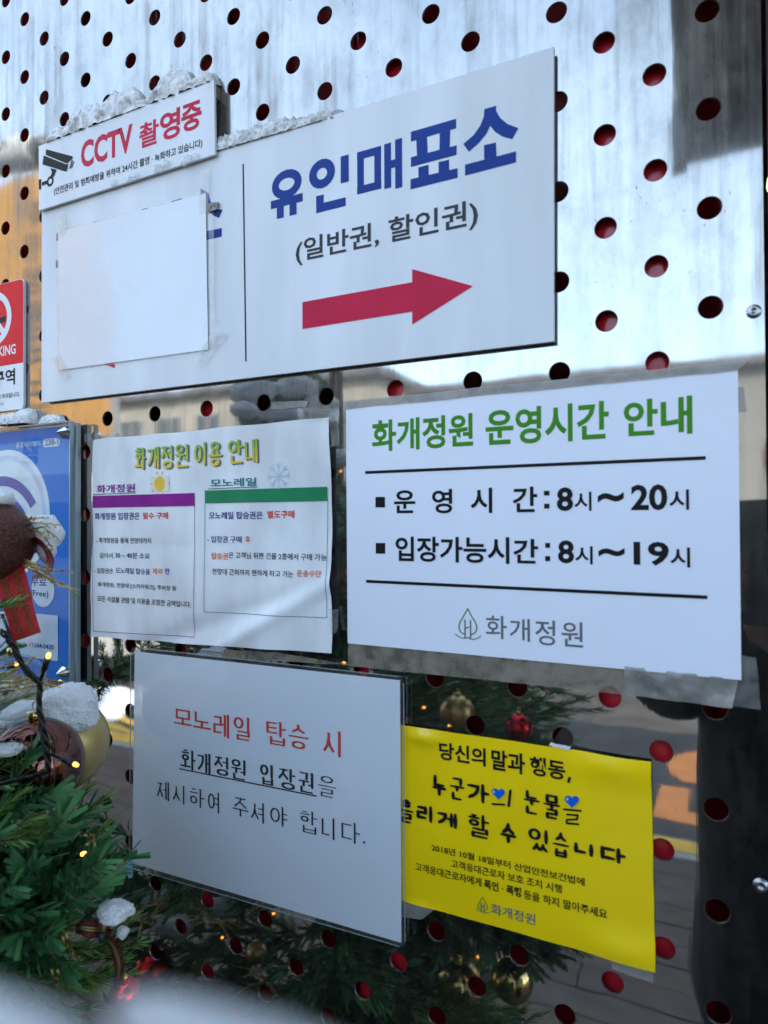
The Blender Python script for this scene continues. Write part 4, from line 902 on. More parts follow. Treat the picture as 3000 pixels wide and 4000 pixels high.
pw.lift = .0004; pw.ring('wifi_arc', (rW.x - .008, rW.z - .028), .060, .071, M['violet'], 35, 145, 30); pw.ring('wifi_arc', (rW.x - .008, rW.z - .028), .040, .050, M['violet'], 35, 145, 30)
fr = W(169, 2304, YW); pw.ring('free_badge', (fr.x, fr.z), .0001, .0182, M['paleblue'], n=40)
pw.lift = .0006
pw.text('공공와이파이-', M['paleblue'], pw.box(zL((88, 970)), zL((230, 960)), zL((88, 938))), .008)
pl_ = pw.box2(zL((235, 966)), zL((326, 912))); rp_ = rect_xz(*pl_, .004); pw._out('number_plate', [(rp_, [tuple(range(len(rp_)))])], M['paleblue'])
pw.lift = .0008
pw.text('238-1', M['navy'], pw.box(zL((247, 956)), zL((318, 950)), zL((247, 922))), .01)
pw.text('무료', M['navy'], pw.box(zL((172, 1718)), zL((255, 1714)), zL((172, 1666))), .014); pw.text('(Free)', M['navy'], pw.box(zL((168, 1782)), zL((265, 1778)), zL((168, 1738))), .012)
for q in ((-40, 1925, 315, 1872), (-40, 2072, 315, 1938)):
    bx = pw.box2(zL((q[0], q[1])), zL((q[2], q[3]))); r4 = rect_xz(*bx, .002); pw.lift = .0005; pw._out('info_panel', [(r4, [tuple(range(len(r4)))])], M['paleblue'])
pw.lift = .0008; pw.text('9010', M['grey'], pw.box(zL((85, 2038)), zL((140, 2042)), zL((85, 2012))), .005); pw.text('1644-0420', M['navy'], pw.box(zL((180, 2046)), zL((293, 2056)), zL((180, 2018))), .008)
pw.text('☑', M['red2'], pw.box2(zL((157, 2040)), zL((178, 2014))), 0)
YF = YW - .006
mb = MB(); mb.add([(q[0], YF, q[1]) for q in rect_xz(x0_ - .003, x1_ + .003, zb_ - .003, tr_.z + .003)], [(0, 1, 2, 3)]); mb.build('acrylic_cover', M['acryl'], wf)
mb = MB(); mb.prism(rect_xz(x1_ + .0031, x1_ + .0042, zb_ - .003, tr_.z + .003), YF, YF + .0055); mb.build('acrylic_rim', M['acryledge'], wf)
mb = MB(); mb.prism(rect_xz(x0_ - .003, x1_ + .003, tr_.z + .0031, tr_.z + .004), YF, YF + .0055); mb.build('acrylic_rim', M['acryledge'], wf)
def stud(u, v):
    c = W(u, v, YF - .004); n = 16; prof = [(.0062, YF - .0002), (.0062, YF - .0035), (.0002, YF - .0115)]
    V = [(c.x + r * math.cos(2 * math.pi * j / n), y, c.z + r * math.sin(2 * math.pi * j / n)) for r, y in prof for j in range(n)]
    F = [(i * n + j, i * n + (j + 1) % n, (i + 1) * n + (j + 1) % n, (i + 1) * n + j) for i in range(2) for j in range(n)]
    MB().add(V, F).build('stud', M['chrome'], wf, False)
stud(245, 1690); stud(244, 2627); stud(-330, 1725); stud(-330, 2560)

# ------------------------------------------------------------------ snow on the signs
def snow_ridge(name, u0, v0, u1, v1, y, hfun, depth, m, label, seed, nx=110, nr=16):
    a, b = W(u0, v0, y), W(u1, v1, y); V = []; F = []
    for i in range(nx + 1):
        s = i / nx; p = a.lerp(b, s); h = max(.0004, hfun(s) * (1 + .22 * noise.noise(Vector((s * 30, seed, 0)))))
        for j in range(nr + 1):
            t = j / nr; ang = math.pi * t * .55                    # from the foot in front, up and back to the steel
            yy = -.0005 - (depth * min(1, h / .012)) * math.cos(ang * .91) * (1 + .35 * noise.noise(Vector((s * 34, t * 5, seed))))
            zz = p.z + h * math.sin(min(ang, math.pi / 2))
            jit = .0016 * noise.noise(Vector((s * 130, t * 14, seed + 5)))
            V.append((p.x, min(-.0004, yy - abs(jit)) if j < nr else -.0003, zz + jit * (1 if j else 0)))
    for i in range(nx):
        for j in range(nr): k = i * (nr + 1) + j; F.append((k, k + nr + 1, k + nr + 2, k + 1))
    o = mk(name, V, F, m, None, True); tag(o, label, 'snow', 'snow left on the signs')
    return o
def humps(lst, base=.004):
    def f(s):
        h = base * (1 if .0 < s < 1 else 0)
        for c, w_, k in lst:
            d = abs(s - c) / w_
            if d < 1: h = max(h, k * (1 - d ** 4) ** .6)
        return h * min(1, (s + .005) * 40) * min(1, (1.005 - s) * 40)
    return f
snow_ridge('snow_ridge', 172, 560, 832, 311, -.0125, humps([(.06, .06, .017), (.24, .12, .029), (.46, .13, .031), (.60, .05, .012), (.76, .11, .029), (.92, .09, .014)], .006), .012, M['ice'], 'three humps of old snow along the top of the narrow security notice', 2)
snow_ridge('snow_ridge', 842, 592, 1338, 446, -.008, humps([(.12, .18, .016), (.4, .3, .015), (.72, .3, .011)], .002), .008, M['ice'], 'thin old snow strip along the top of the large ticket sign', 5)
snow_ridge('snow_ridge', -20, 1662, 108, 1652, -.014, humps([(.35, .35, .013), (.75, .25, .017)], .004), .016, M['snow'], 'white snow clump on top of the wifi sign at the left edge', 8, 60)
snow_ridge('snow_ridge', 108, 1656, 216, 1650, -.014, humps([(.6, .4, .010), (.25, .25, .004)], .002), .012, M['snow'], 'small snow clump on top of the wifi sign near its right stud', 9, 50)
for i, (x, y_, r_) in enumerate(((745, 1180, .006), (845, 1150, .005), (890, 1130, .0045), (1030, 1080, .007), (1080, 1055, .006), (1210, 1030, .008), (1270, 1010, .006))):
    p = W(*z1((x, y_)), YC); o = snow_blob('ice_lump', (p.x, YC - .001, p.z - .002), (r_ * .8, .003, r_ * .6), i + 20, film('clear_ice', .35, (.7, .72, .75), .1, 200, .001) if i == 0 else bpy.data.materials['clear_ice'], .5, 3); tag(o, ['leftmost ice crumb under the small lettering of the security notice', 'ice crumb second from left at the foot of the security notice', 'tiny ice crumb third from left at the foot of the security notice', 'middle ice crumb at the foot of the security notice', 'ice crumb just right of the middle of the security notice foot', 'largest ice crumb near the right end of the security notice', 'rightmost ice crumb at the foot of the security notice'][i], 'ice', 'ice crumbs on the security notice')
#@@TREE
# ------------------------------------------------------------------ Christmas tree left of the camera
def toPix(X):
    d = Vector(X) - CAM; f = d.dot(CF)
    return (1500 + FPX * d.dot(CR) / f, 2000 + FPX * d.dot(CD) / f, f) if f > .01 else (9e9, 9e9, f)
TX, TY = .16, -.47
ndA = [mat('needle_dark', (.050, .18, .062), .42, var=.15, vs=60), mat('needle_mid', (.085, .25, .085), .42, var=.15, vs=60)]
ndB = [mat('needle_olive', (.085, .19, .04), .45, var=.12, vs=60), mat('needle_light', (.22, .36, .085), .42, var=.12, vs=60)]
bark = mat('twig_bark', (.10, .065, .035), .8, var=.2, vs=80)
BL = .22
def branch_mesh(kind, seed):
    r = random.Random(seed); mb = MB()
    def stem(pts, r0): mb.tube(pts, [r0 * (1 - .7 * i / (len(pts) - 1)) for i in range(len(pts))], 4, 0, False)
    def needles(pts, n0, ln, wd, ang):
        tot = len(pts) - 1
        for i in range(n0):
            t = (i + r.random()) / n0; k = min(int(t * tot), tot - 1); f = t * tot - k
            p = pts[k].lerp(pts[k + 1], f); d = (pts[k + 1] - pts[k]).normalized()
            u = d.orthogonal().normalized(); u = Quaternion(d, r.uniform(0, 6.283)) @ u
            a = R(ang + r.uniform(-12, 12)) * (1 - .35 * t); v = (d * math.cos(a) + u * math.sin(a)); l = ln * r.uniform(.75, 1.1) * (1 - .25 * t)
            s = v.cross(d).normalized() * wd / 2; bend = d * l * .12 - Vector((0, 0, .04 * l))
            m = p + v * l * .55 + bend * .4; e = p + v * l + bend
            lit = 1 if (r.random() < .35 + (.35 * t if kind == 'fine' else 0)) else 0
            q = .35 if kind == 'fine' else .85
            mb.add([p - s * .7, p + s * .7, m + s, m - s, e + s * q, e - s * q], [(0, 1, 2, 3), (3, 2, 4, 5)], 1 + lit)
    def curve(o, d, l, n=5, sag=.08):
        pts = [Vector(o)]; d = Vector(d).normalized(); w_ = Vector((r.uniform(-1, 1), r.uniform(-1, 1), r.uniform(-1, .4))) * sag
        for i in range(n): d = (d + w_ / n).normalized(); pts.append(pts[-1] + d * l / n)
        return pts
    main = curve((0, 0, 0), (1, 0, 0), BL, 8, .12); stem(main, .0018)
    if kind == 'flat':
        needles(main, 120, .026, .0038, 55)
        tw = 7
        for i in range(tw):
            t = .12 + .72 * i / tw; k = int(t * 8); sd_ = 1 if i % 2 else -1
            c = curve(main[k], (.75, sd_ * r.uniform(.55, .8), r.uniform(-.15, .25)), .10 * (1.1 - t * .7)); stem(c, .0011); needles(c, int(58 * (1.1 - t * .6)), .025, .0037, 52)
    else:
        needles(main, 240, .019, .0014, 42)
        tw = 10
        for i in range(tw):
            t = .10 + .78 * i / tw; k = int(t * 8); sd_ = 1 if i % 2 else -1
            c = curve(main[k], (.8, sd_ * r.uniform(.4, .75), r.uniform(-.25, .35)), .085 * (1.1 - t * .6)); stem(c, .001); needles(c, int(110 * (1.1 - t * .6)), .018, .0014, 40)
    me = bpy.data.meshes.new('branch_' + kind); me.from_pydata([tuple(v) for v in mb.V], [], mb.F)
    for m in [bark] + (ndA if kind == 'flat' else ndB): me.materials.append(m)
    me.polygons.foreach_set('material_index', mb.M); me.update(); return me
meshes = {'flat': [branch_mesh('flat', s) for s in (1, 2, 3)], 'fine': [branch_mesh('fine', s) for s in (4, 5, 6)]}
tree = empty('christmas_tree', (TX, TY, 0), 'artificial christmas tree with snow, gold twigs and ornaments at the left', 'tree')
tb_ = MB(); tb_.tube([(TX, TY, 0), (TX, TY, 1.0), (TX, TY, 1.93)], [.03, .022, .008], 10); tb_.build('trunk', bark, tree)
nb = [0]
def branch(base, tip, kind, roll=None, thick=1.0):
    base = Vector(base); tip = Vector(tip); d = tip - base; l = d.length; x = d.normalized()
    if l < .19: l = .19; base = tip - x * l
    z = Vector((0, 0, 1)); y = z.cross(x).normalized(); z = x.cross(y)
    q = Quaternion(x, rnd.uniform(-.9, .9) if roll is None else roll); y = q @ y; z = q @ z
    s = l / BL; t_ = min(s, 1.15) * thick
    m = Matrix(((x.x * s, y.x * t_, z.x * t_, 0), (x.y * s, y.y * t_, z.y * t_, 0), (x.z * s, y.z * t_, z.z * t_, 0), (0, 0, 0, 1)))
    o = bpy.data.objects.new('branch', rnd.choice(meshes[kind])); COL.objects.link(o); o.parent = tree
    m.translation = base - Vector((TX, TY, 0)); o.matrix_local = m; nb[0] += 1
    return o
def allowed(p):
    p = Vector(p); u, v, f = toPix((p.x, -p.y, p.z))
    if u < 9e8 and ((u < 600 and 1400 < v < 3250) or (u > 1380 and 1300 < v < 1780) or (v < 1420 and u > 0)): return False
    u, v, f = toPix(p)
    if u > 9e8 or u < -60 or v > 4100 or v < -100 or u > 3060: return True
    if v < 3060: return False
    return u < -40 + (v - 3060) * .36 + max(0, v - 3450) * .55
BALLS = [(603, 3790, .28, 75, 'red', 'shiny red bauble hanging low on the wall side of the tree'), (1790, 3845, .42, 90, 'gold', 'large mirror gold bauble low on the camera side of the tree'), (2000, 3825, .46, 84, 'gold', 'mirror gold bauble next to the largest gold one'),
         (1783, 2783, .46, 68, 'dull', 'dull gold bauble at middle height of the tree'), (2025, 2845, .48, 58, 'red', 'mirror red bauble at middle height of the tree'), (1330, 2240, .38, 60, 'red', 'red bauble high in the tree, mirrored between two papers'), (1000, 3720, .30, 40, 'dull', 'small dull gold bauble low on the wall side'), (820, 2620, .35, 60, 'copper', 'copper bauble mirrored between two papers')]
CLEAR = []
for u, v, y, rp_, m_, lb in BALLS:
    q = W(u, v, y); CLEAR.append((Vector((q.x, -q.y, q.z)), W(u, v, 0), rp_ * (q - CAM).dot(CF) / FPX + .012))
def blocks(base, tip):
    for k in (.3, .45, .6, .75, .9, 1.02):
        p = base.lerp(tip, k)
        for a_, b_, r_ in CLEAR:
            ab = b_ - a_; t = max(0, min(1, (p - a_).dot(ab) / ab.length_squared))
            if (p - a_ - ab * t).length < r_ + .010: return True
    return False
ga = 0
for i in range(330):
    if nb[0] >= 185: break
    z = .22 + 1.66 * (1 - (1 - (i + .5) / 330) ** 1.0); z = .22 + ((i * .61803) % 1) ** .8 * 1.66
    ga += 2.399963; a = ga
    rr_ = min(.40, .10 + (2.0 - z) * .36); dx, dy = math.cos(a), math.sin(a)
    tip = Vector((TX + dx * rr_, TY + dy * rr_, z - .05 * rr_)); base = Vector((TX + dx * rr_ * .25, TY + dy * rr_ * .25, z - .03 - .1 * rr_))
    if tip.y > -.035: 
        k = (-.035 - TY) / (tip.y - TY); tip = Vector((TX + dx * rr_ * k, TY + dy * rr_ * k, tip.z))
    if min((base.lerp(tip, k) - CAM).length for k in (.4, .6, .8, 1)) < .27: continue
    if not all(allowed(base.lerp(tip, k)) for k in (.5, .8, 1, 1.08)): continue
    if blocks(base, tip): continue
    branch(base, tip, 'flat' if (i * 7) % 10 < 5 else 'fine')
hero = [((313, 3225, .455), (-60, 3760, .56), 'flat', .2), ((446, 3285, .46), (90, 3700, .55), 'flat', -.3), ((420, 3440, .45), (0, 3800, .55), 'flat', .5), ((300, 3700, .44), (-160, 3560, .52), 'flat', 1.2),
        ((250, 3120, .46), (-240, 3330, .55), 'flat', .9), ((272, 3085, .50), (-120, 3230, .55), 'flat', .3), ((180, 3400, .43), (-300, 3700, .5), 'flat', -.6), ((350, 3600, .45), (-40, 3640, .53), 'flat', -.9), ((60, 3300, .44), (-420, 3560, .5), 'flat', .4),
        ((110, 2872, .52), (-260, 3130, .55), 'fine', .2), ((94, 2936, .50), (-300, 3120, .53), 'fine', -.4), ((60, 2980, .48), (-380, 3080, .5), 'fine', .8), ((160, 3190, .45), (-330, 3330, .5), 'fine', .3), ((185, 3250, .46), (-330, 3280, .5), 'fine', -.5),
        ((425, 3098, .56), (40, 3420, .60), 'fine', .3), ((402, 3165, .55), (120, 3560, .60), 'fine', -.4), ((120, 3060, .5), (-300, 3060, .5), 'flat', -.2),
        ((570, 3690, .56), (170, 3820, .58), 'fine', .4), ((530, 3730, .54), (120, 3950, .58), 'fine', -.5), ((420, 3860, .50), (140, 3640, .52), 'fine', 1.0), ((360, 3900, .48), (60, 3700, .5), 'fine', .1), ((250, 3880, .46), (-80, 3780, .5), 'fine', .6), ((420, 4000, .52), (40, 3900, .5), 'flat', .2),
        ((90, 2660, .60), (-200, 2760, .62), 'fine', .4), ((200, 2700, .62), (-120, 2800, .64), 'fine', -.2), ((45, 2330, .46), (-240, 2480, .5), 'fine', .5), ((20, 2540, .5), (-200, 2700, .55), 'flat', .4),
        ]
for a, b, k, ro in hero:
    du = 125 if k == 'flat' else 55                     # the needles reach past the twig's end
    branch(P(b[0] - du, b[1] + 10, b[2]), P(a[0] - du, a[1] + 15, a[2]), k, ro)
for i in range(400):                                      # fuller low down and on the wall side
    if nb[0] >= 290: break
    z = .45 + ((i * .61803 + .3) % 1) * 1.0; a = ((i * .7548) % 1) * 3.6 - .25; rr_ = min(.42, .16 + (2.0 - z) * .33) * (1 if i % 3 else .7)
    dx, dy = math.cos(a), math.sin(a); tip = Vector((TX + dx * rr_, TY + dy * rr_, z)); base = Vector((TX + dx * rr_ * .2, TY + dy * rr_ * .2, z - .05))
    if tip.y > -.04:
        k = (-.04 - TY) / (tip.y - TY); tip = Vector((TX + dx * rr_ * k, TY + dy * rr_ * k, z))
    if min((base.lerp(tip, k) - CAM).length for k in (.4, .6, .8, 1)) < .27: continue
    if not all(allowed(base.lerp(tip, k)) for k in (.4, .6, .8, 1, 1.08)): continue
    if blocks(base, tip): continue
    branch(base, tip, 'flat' if i % 2 else 'fine')
# the dark inside of the tree: shorter sprays joined into one part
mbi = MB()
for i in range(150):
    z = .40 + ((i * .61803 + .11) % 1) * 1.15; a = i * 2.399963; rr_ = min(.30, .10 + (2.0 - z) * .22); dx, dy = math.cos(a), math.sin(a)
    base = Vector((TX, TY, z - .06)); tip = Vector((TX + dx * rr_, TY + dy * rr_, z))
    if min((base.lerp(tip, k) - CAM).length for k in (.6, 1)) < .30 or not allowed(tip) or not allowed(base.lerp(tip, .7)) or blocks(base, tip): continue
    me = meshes['flat'][i % 3]; x = (tip - base).normalized(); y = Vector((0, 0, 1)).cross(x).normalized(); q_ = Quaternion(x, rnd.uniform(-3, 3)); y = q_ @ y; zz_ = x.cross(y); s_ = (tip - base).length / BL
    mbi.add([base + x * v.co.x * s_ + y * v.co.y * 1.2 + zz_ * v.co.z * 1.2 for v in me.vertices], [tuple(p.vertices) for p in me.polygons]); mbi.M[-len(me.polygons):] = [p.material_index for p in me.polygons]
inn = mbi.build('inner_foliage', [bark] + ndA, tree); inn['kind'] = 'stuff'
# ---- ornaments
def ball(u, v, t, rpx, m, label, cap=True, seg=40, pos=None, rr=None, name='bauble'):
    c = Vector(pos) if pos is not None else P(u, v, t); r = rr or rpx * t / FPX
    e = empty(name, (c.x, c.y, c.z - r), label, 'ornament', 'baubles on the tree'); V = []; F = []; n = seg; h = seg // 2
    for i in range(h + 1):
        th = math.pi * i / h
        for j in range(n): ph = 2 * math.pi * j / n; V.append((c.x + r * math.sin(th) * math.cos(ph), c.y + r * math.sin(th) * math.sin(ph), c.z + r * math.cos(th)))
    for i in range(h):
        for j in range(n): F.append((i * n + j, (i + 1) * n + j, (i + 1) * n + (j + 1) % n, i * n + (j + 1) % n))
    mk('ball', V, F, m, e, True)
    if cap:
        mb = MB(); mb.tube([(c.x, c.y, c.z + r * .97), (c.x, c.y, c.z + r * 1.18)], r * .17, 12); mb.build('cap', gold, e, True)
        pts = [(c.x + r * .11 * math.cos(a_), c.y, c.z + r * 1.26 + r * .11 * math.sin(a_)) for a_ in [R(30 * k) for k in range(13)]]
        mb = MB(); mb.tube(pts, r * .02, 5); mb.build('hook', gold, e)
    return e
gold = mat('gold_metal', (.78, .56, .20), .18, 1, var=.05)
goldm = mat('matte_gold', (.60, .42, .16), .34, .75, var=.05, vs=30, coat=.15)
glit = mat('brown_glitter', (.24, .085, .06), .38, .35, var=.5, vs=700, bump=.002, bs=900, col2=(.035, .012, .012), cov=.55)
copper = mat('copper_mirror', (.17, .075, .06), .08, 1, var=.05)
redb = mat('red_mirror', (.62, .012, .02), .08, .9, var=.04); goldb = mat('gold_mirror', (.85, .62, .25), .05, 1, var=.02)
ball(-52, 2118, .50, 172, glit, 'brown glitter bauble with snow on top at the left edge')
ball(237, 2905, .60, 180, goldm, 'matte gold bauble under a thick snow cap')
ball(140, 2985, .545, 178, copper, 'copper mirror bauble in front of the matte gold bauble')
ball(50, 2682, .52, 128, film('clear_glass', .05, (.7, .75, .78), .02, 20, .0003, mottle=False), 'clear glass bauble behind the black cable')
ball(490, 3885, .46, 62, redb, 'red bauble low at the bottom left behind the tartan ribbon')
for (u, v, y, rp_, m_, lb) in BALLS:
    m = {'red': redb, 'gold': goldb, 'dull': goldm, 'copper': copper}[m_]
    q = W(u, v, y); f = (q - CAM).dot(CF); ball(0, 0, 0, 0, m, lb, pos=(q.x, -q.y, q.z), rr=rp_ * f / FPX)
# ---- ribbons: strips between two edges
def ribbon(e, ea, eb, mats, pattern, name='ribbon'):
    """edges given as (u, v, distance)"""
    def res(pts, n):
        P_ = [Vector(p) for p in pts]; out = []
        for i in range(n + 1):
            t = i / n * (len(P_) - 1); k = min(int(t), len(P_) - 2); f = t - k
            p0 = P_[max(k - 1, 0)]; p1 = P_[k]; p2 = P_[k + 1]; p3 = P_[min(k + 2, len(P_) - 1)]
            out.append(.5 * ((2 * p1) + (p2 - p0) * f + (2 * p0 - 5 * p1 + 4 * p2 - p3) * f * f + (3 * p1 - p0 - 3 * p2 + p3) * f ** 3))
        return [P(*p) for p in out]
    n = 36; A = res(ea, n); B = res(eb, n); k = len(pattern[0]); V = []; F = []; MI = []
    for i in range(n + 1):
        for j in range(k + 1): V.append(A[i].lerp(B[i], j / k))
    for i in range(n):
        for j in range(k): F.append((i * (k + 1) + j, i * (k + 1) + j + 1, (i + 1) * (k + 1) + j + 1, (i + 1) * (k + 1) + j)); MI.append(pattern[i % len(pattern)][j])
    return mk(name, V, F, mats, e, True, None, MI)
rred = mat('ribbon_red', (.50, .006, .014), .5, var=.12, vs=200, bump=.0003, bs=900); rgold = mat('ribbon_gold_glitter', (.40, .10, .035), .35, .5, var=.4, vs=900, bump=.0012, bs=1300, col2=(.30, .02, .015))
rb = empty('red_bow', tuple(P(100, 2480, .5)), 'red ribbon bow with gold glitter stripes under the brown bauble', 'bow')
pat = [[0, 0, 1, 1, 1, 0, 0, 1, 1, 1, 0, 0]]
ribbon(rb, [(-30, 2240, .49), (0, 2340, .485), (30, 2430, .48), (52, 2508, .48)], [(86, 2190, .50), (110, 2270, .49), (135, 2380, .485), (160, 2470, .48)], [rred, rgold], pat, 'ribbon_tail')
ribbon(rb, [(90, 2160, .52), (130, 2098, .50), (180, 2130, .49), (212, 2190, .485), (186, 2250, .49), (130, 2262, .51)], [(95, 2185, .56), (140, 2160, .55), (165, 2180, .54), (172, 2212, .53), (160, 2236, .53), (120, 2240, .55)], [rred, rgold], [[0, 1, 0, 0, 1, 0]], 'ribbon_loop')
tm = [mat('tartan_red', (.38, .012, .02), .5), mat('tartan_green', (.012, .05, .035), .5), mat('tartan_yellow', (.50, .38, .10), .5), mat('tartan_navy', (.012, .014, .035), .5)]
tbw = empty('tartan_bow', tuple(P(390, 3700, .48)), 'small tartan ribbon bow under a snow clump at the lower left', 'bow')
row = [3, 0, 0, 1, 1, 2, 1, 2, 1, 1, 0, 0, 3]; row2 = [3, 3, 3, 1, 3, 2, 1, 2, 3, 1, 3, 3, 3]; tp = [row, row, row, row, row2, row]
ribbon(tbw, [(388, 3600, .475), (350, 3595, .47), (315, 3598, .47), (296, 3615, .48)], [(392, 3662, .475), (350, 3664, .47), (318, 3652, .47), (294, 3646, .48)], tm, tp, 'ribbon_loop')
ribbon(tbw, [(386, 3660, .475), (430, 3658, .47), (470, 3700, .465), (484, 3770, .46), (468, 3852, .47)], [(394, 3668, .485), (425, 3700, .475), (440, 3750, .47), (448, 3800, .465), (438, 3855, .475)], tm, tp, 'ribbon_tail')
ribbon(tbw, [(390, 3662, .47), (385, 3620, .468), (398, 3580, .47), (412, 3568, .48)], [(405, 3660, .48), (425, 3630, .475), (432, 3600, .475), (428, 3575, .48)], tm, tp, 'ribbon_loop')
mb = MB(); p = P(397, 3662, .468); mb.tube([p - Vector((0, 0, .003)), p + Vector((0, 0, .003))], [.0022, .0022], 8); mb.build('knot', tm[1], tbw, True)
# ---- gold twigs
gtw = mat('gold_twig', (.72, .55, .20), .28, .95, var=.25, vs=500, bump=.0011, bs=700)
def twig(paths, label, t, seed):
    e = empty('gold_twig', tuple(P(paths[0][0][0], paths[0][0][1], t)), label, 'twig', 'gold glitter twigs'); r = random.Random(seed); mb = MB()
    for path in paths:
        pts = []
        for i in range(len(path) - 1):
            for k in range(4): s = k / 4; pts.append((path[i][0] * (1 - s) + path[i + 1][0] * s + r.uniform(-2, 2), path[i][1] * (1 - s) + path[i + 1][1] * s + r.uniform(-2, 2)))
        pts.append(path[-1]); W3 = [P(q[0], q[1], t + .01 * math.sin(i * .7 + seed)) for i, q in enumerate(pts)]
        mb.tube(W3, [.00085 * (1 - .5 * i / len(W3)) for i in range(len(W3))], 5)
        for i in range(2, len(W3) - 1, 2):
            q = pts[i]; nx_ = Vector((pts[i + 1][0] - q[0], pts[i + 1][1] - q[1])).normalized(); s_ = r.choice((-1, 1)); a = r.uniform(.5, .9) * s_
            d = Vector((nx_.x * math.cos(a) - nx_.y * math.sin(a), nx_.x * math.sin(a) + nx_.y * math.cos(a))) * r.uniform(10, 26)
            mb.tube([W3[i], P(q[0] + d.x * .5, q[1] + d.y * .5, t), P(q[0] + d.x, q[1] + d.y, t - .003)], [.0006, .0005, .0003], 4)
    mb.build('twigs', gtw, e, True); return e
twig([[(100, 2060), (125, 2042), (180, 2045), (238, 2050)], [(105, 2070), (165, 2058), (205, 2085), (240, 2115)], [(110, 2065), (160, 2080), (190, 2120), (205, 2140), (185, 2150)], [(105, 2030), (130, 2025), (190, 2022)]], 'gold glitter twig spreading over the snow right of the brown bauble', .495, 1)
twig([[(95, 2185), (130, 2200), (200, 2225), (285, 2238)], [(90, 2205), (130, 2225), (200, 2260), (270, 2295), (308, 2325)], [(98, 2190), (140, 2215), (215, 2255)], [(90, 2208), (120, 2220), (165, 2250), (235, 2290), (310, 2305)], [(95, 2195), (150, 2230), (240, 2290)]], 'long gold glitter twig reaching past the edge of the wifi sign', .47, 2)
twig([[(-20, 2640), (50, 2620), (110, 2590), (140, 2560)], [(-20, 2690), (60, 2680), (130, 2660), (180, 2620)], [(-20, 2665), (70, 2660), (150, 2640)], [(10, 2700), (90, 2690), (160, 2670), (238, 2684)], [(-10, 2610), (40, 2600), (95, 2575)]], 'gold glitter twigs across the clear glass bauble', .47, 3)
twig([[(255, 3640), (275, 3700), (300, 3740), (312, 3735)], [(240, 3650), (262, 3720), (290, 3745)], [(220, 3780), (235, 3830), (245, 3870)], [(200, 3780), (215, 3850), (250, 3880)]], 'gold glitter twigs hanging low beside the tartan bow', .455, 4)
twig([[(330, 3262), (355, 3275), (368, 3264)], [(340, 3300), (360, 3275), (372, 3300)]], 'small gold twig tip above the large dark fir fan', .46, 5)
r = random.Random(5)
for i, (u, v) in enumerate(((620, 3530), (850, 3600), (1045, 3830), (560, 3600), (1120, 3500))):
    q = W(u, v, .26); e = empty('gold_twig', (q.x, -q.y, q.z), 'gold glitter twig mirrored ' + ['beside the snow below the monorail notice', 'under the middle of the monorail notice edge', 'at the bottom left of centre', 'left of the snow clumps near the tartan bow', 'just under the slanting edge of the monorail notice'][i], 'twig', 'gold glitter twigs'); mb = MB()
    for k in range(9):
        d = Vector((r.uniform(-1, 1), r.uniform(-.2, .6), r.uniform(-.5, .6))) * .055; o_ = Vector((q.x, -q.y, q.z)); mb.tube([o_, o_ + d * .5 + Vector((0, 0, .006)), o_ + d], [.001, .0008, .0004], 4)
    mb.build('twigs', gtw, e)
# ---- cable and fairy lights
cab = mat('black_cable', (.010, .010, .011), .32, var=.2); warm = emit('warm_led', (1, .42, .08), .8); bulbm = film('bulb_plastic', .12, (.9, .8, .6), .05, 50, 0, mottle=False)
path = [(8, 2465), (50, 2520), (85, 2595), (128, 2640), (156, 2668), (152, 2760), (166, 2850), (182, 2930), (190, 3012), (140, 3030), (60, 3048), (-30, 3070)]
cb = empty('light_cable', tuple(P(0, 3070, .5)), 'twisted black cable of the fairy lights in front of the copper bauble', 'cable')
dense = []
for i in range(len(path) - 1):
    for k in range(8): s = k / 8; dense.append((path[i][0] * (1 - s) + path[i + 1][0] * s, path[i][1] * (1 - s) + path[i + 1][1] * s))
dense.append(path[-1])
for st in range(3):
    pts = []
    for i, q in enumerate(dense):
        a = i * .42 + st * 2.094; wd = 6.5 + 5 * max(0, math.sin(i * .13 + 1)); pts.append(P(q[0] + wd * math.cos(a), q[1] + wd * .6 * math.sin(a), .462 + .002 * math.sin(a)))
    mb = MB(); mb.tube(pts, .00105, 7); mb.build('strand', cab, cb, True)
mb = MB(); mb.tube([P(8, 2400, .47), P(40, 2480, .466), P(60, 2560, .466), P(100, 2630, .464), P(150, 2670, .463)], .0011, 7); mb.build('strand', cab, cb, True)
def fairy(a, b, label, rr=.0021):
    a = Vector(a); b = Vector(b); e = empty('fairy_light', tuple(b), label, 'light', 'fairy lights on the tree'); d = (b - a).normalized()
    mb = MB(); mb.tube([a, a.lerp(b, .45), a.lerp(b, .5), b], [rr * .5, rr * .6, rr, rr], 8); mb.build('socket', cab, e, True)
    mb = MB(); mb.tube([b, b + d * .002, b + d * .0035, b + d * .0042], [rr * .72, rr * .72, rr * .5, rr * .1], 10); mb.build('bulb', warm, e, True)
    return e
fairy(P(158, 2662, .462), P(187, 2568, .455), 'fairy light pointing up in front of the wifi sign'); fairy(P(200, 2945, .462), P(290, 2984, .452), 'lit fairy light on the rim of the copper bauble')
for (u, v, t, lb) in ((318, 3338, .50, 'upper of two lit fairy lights in the dark fir fan'), (294, 3466, .49, 'lower of two lit fairy lights in the dark fir fan'), (60, 2595, .5, 'fairy light beside the clear glass bauble')): fairy(P(u - 30, v + 14, t), P(u, v, t), lb)
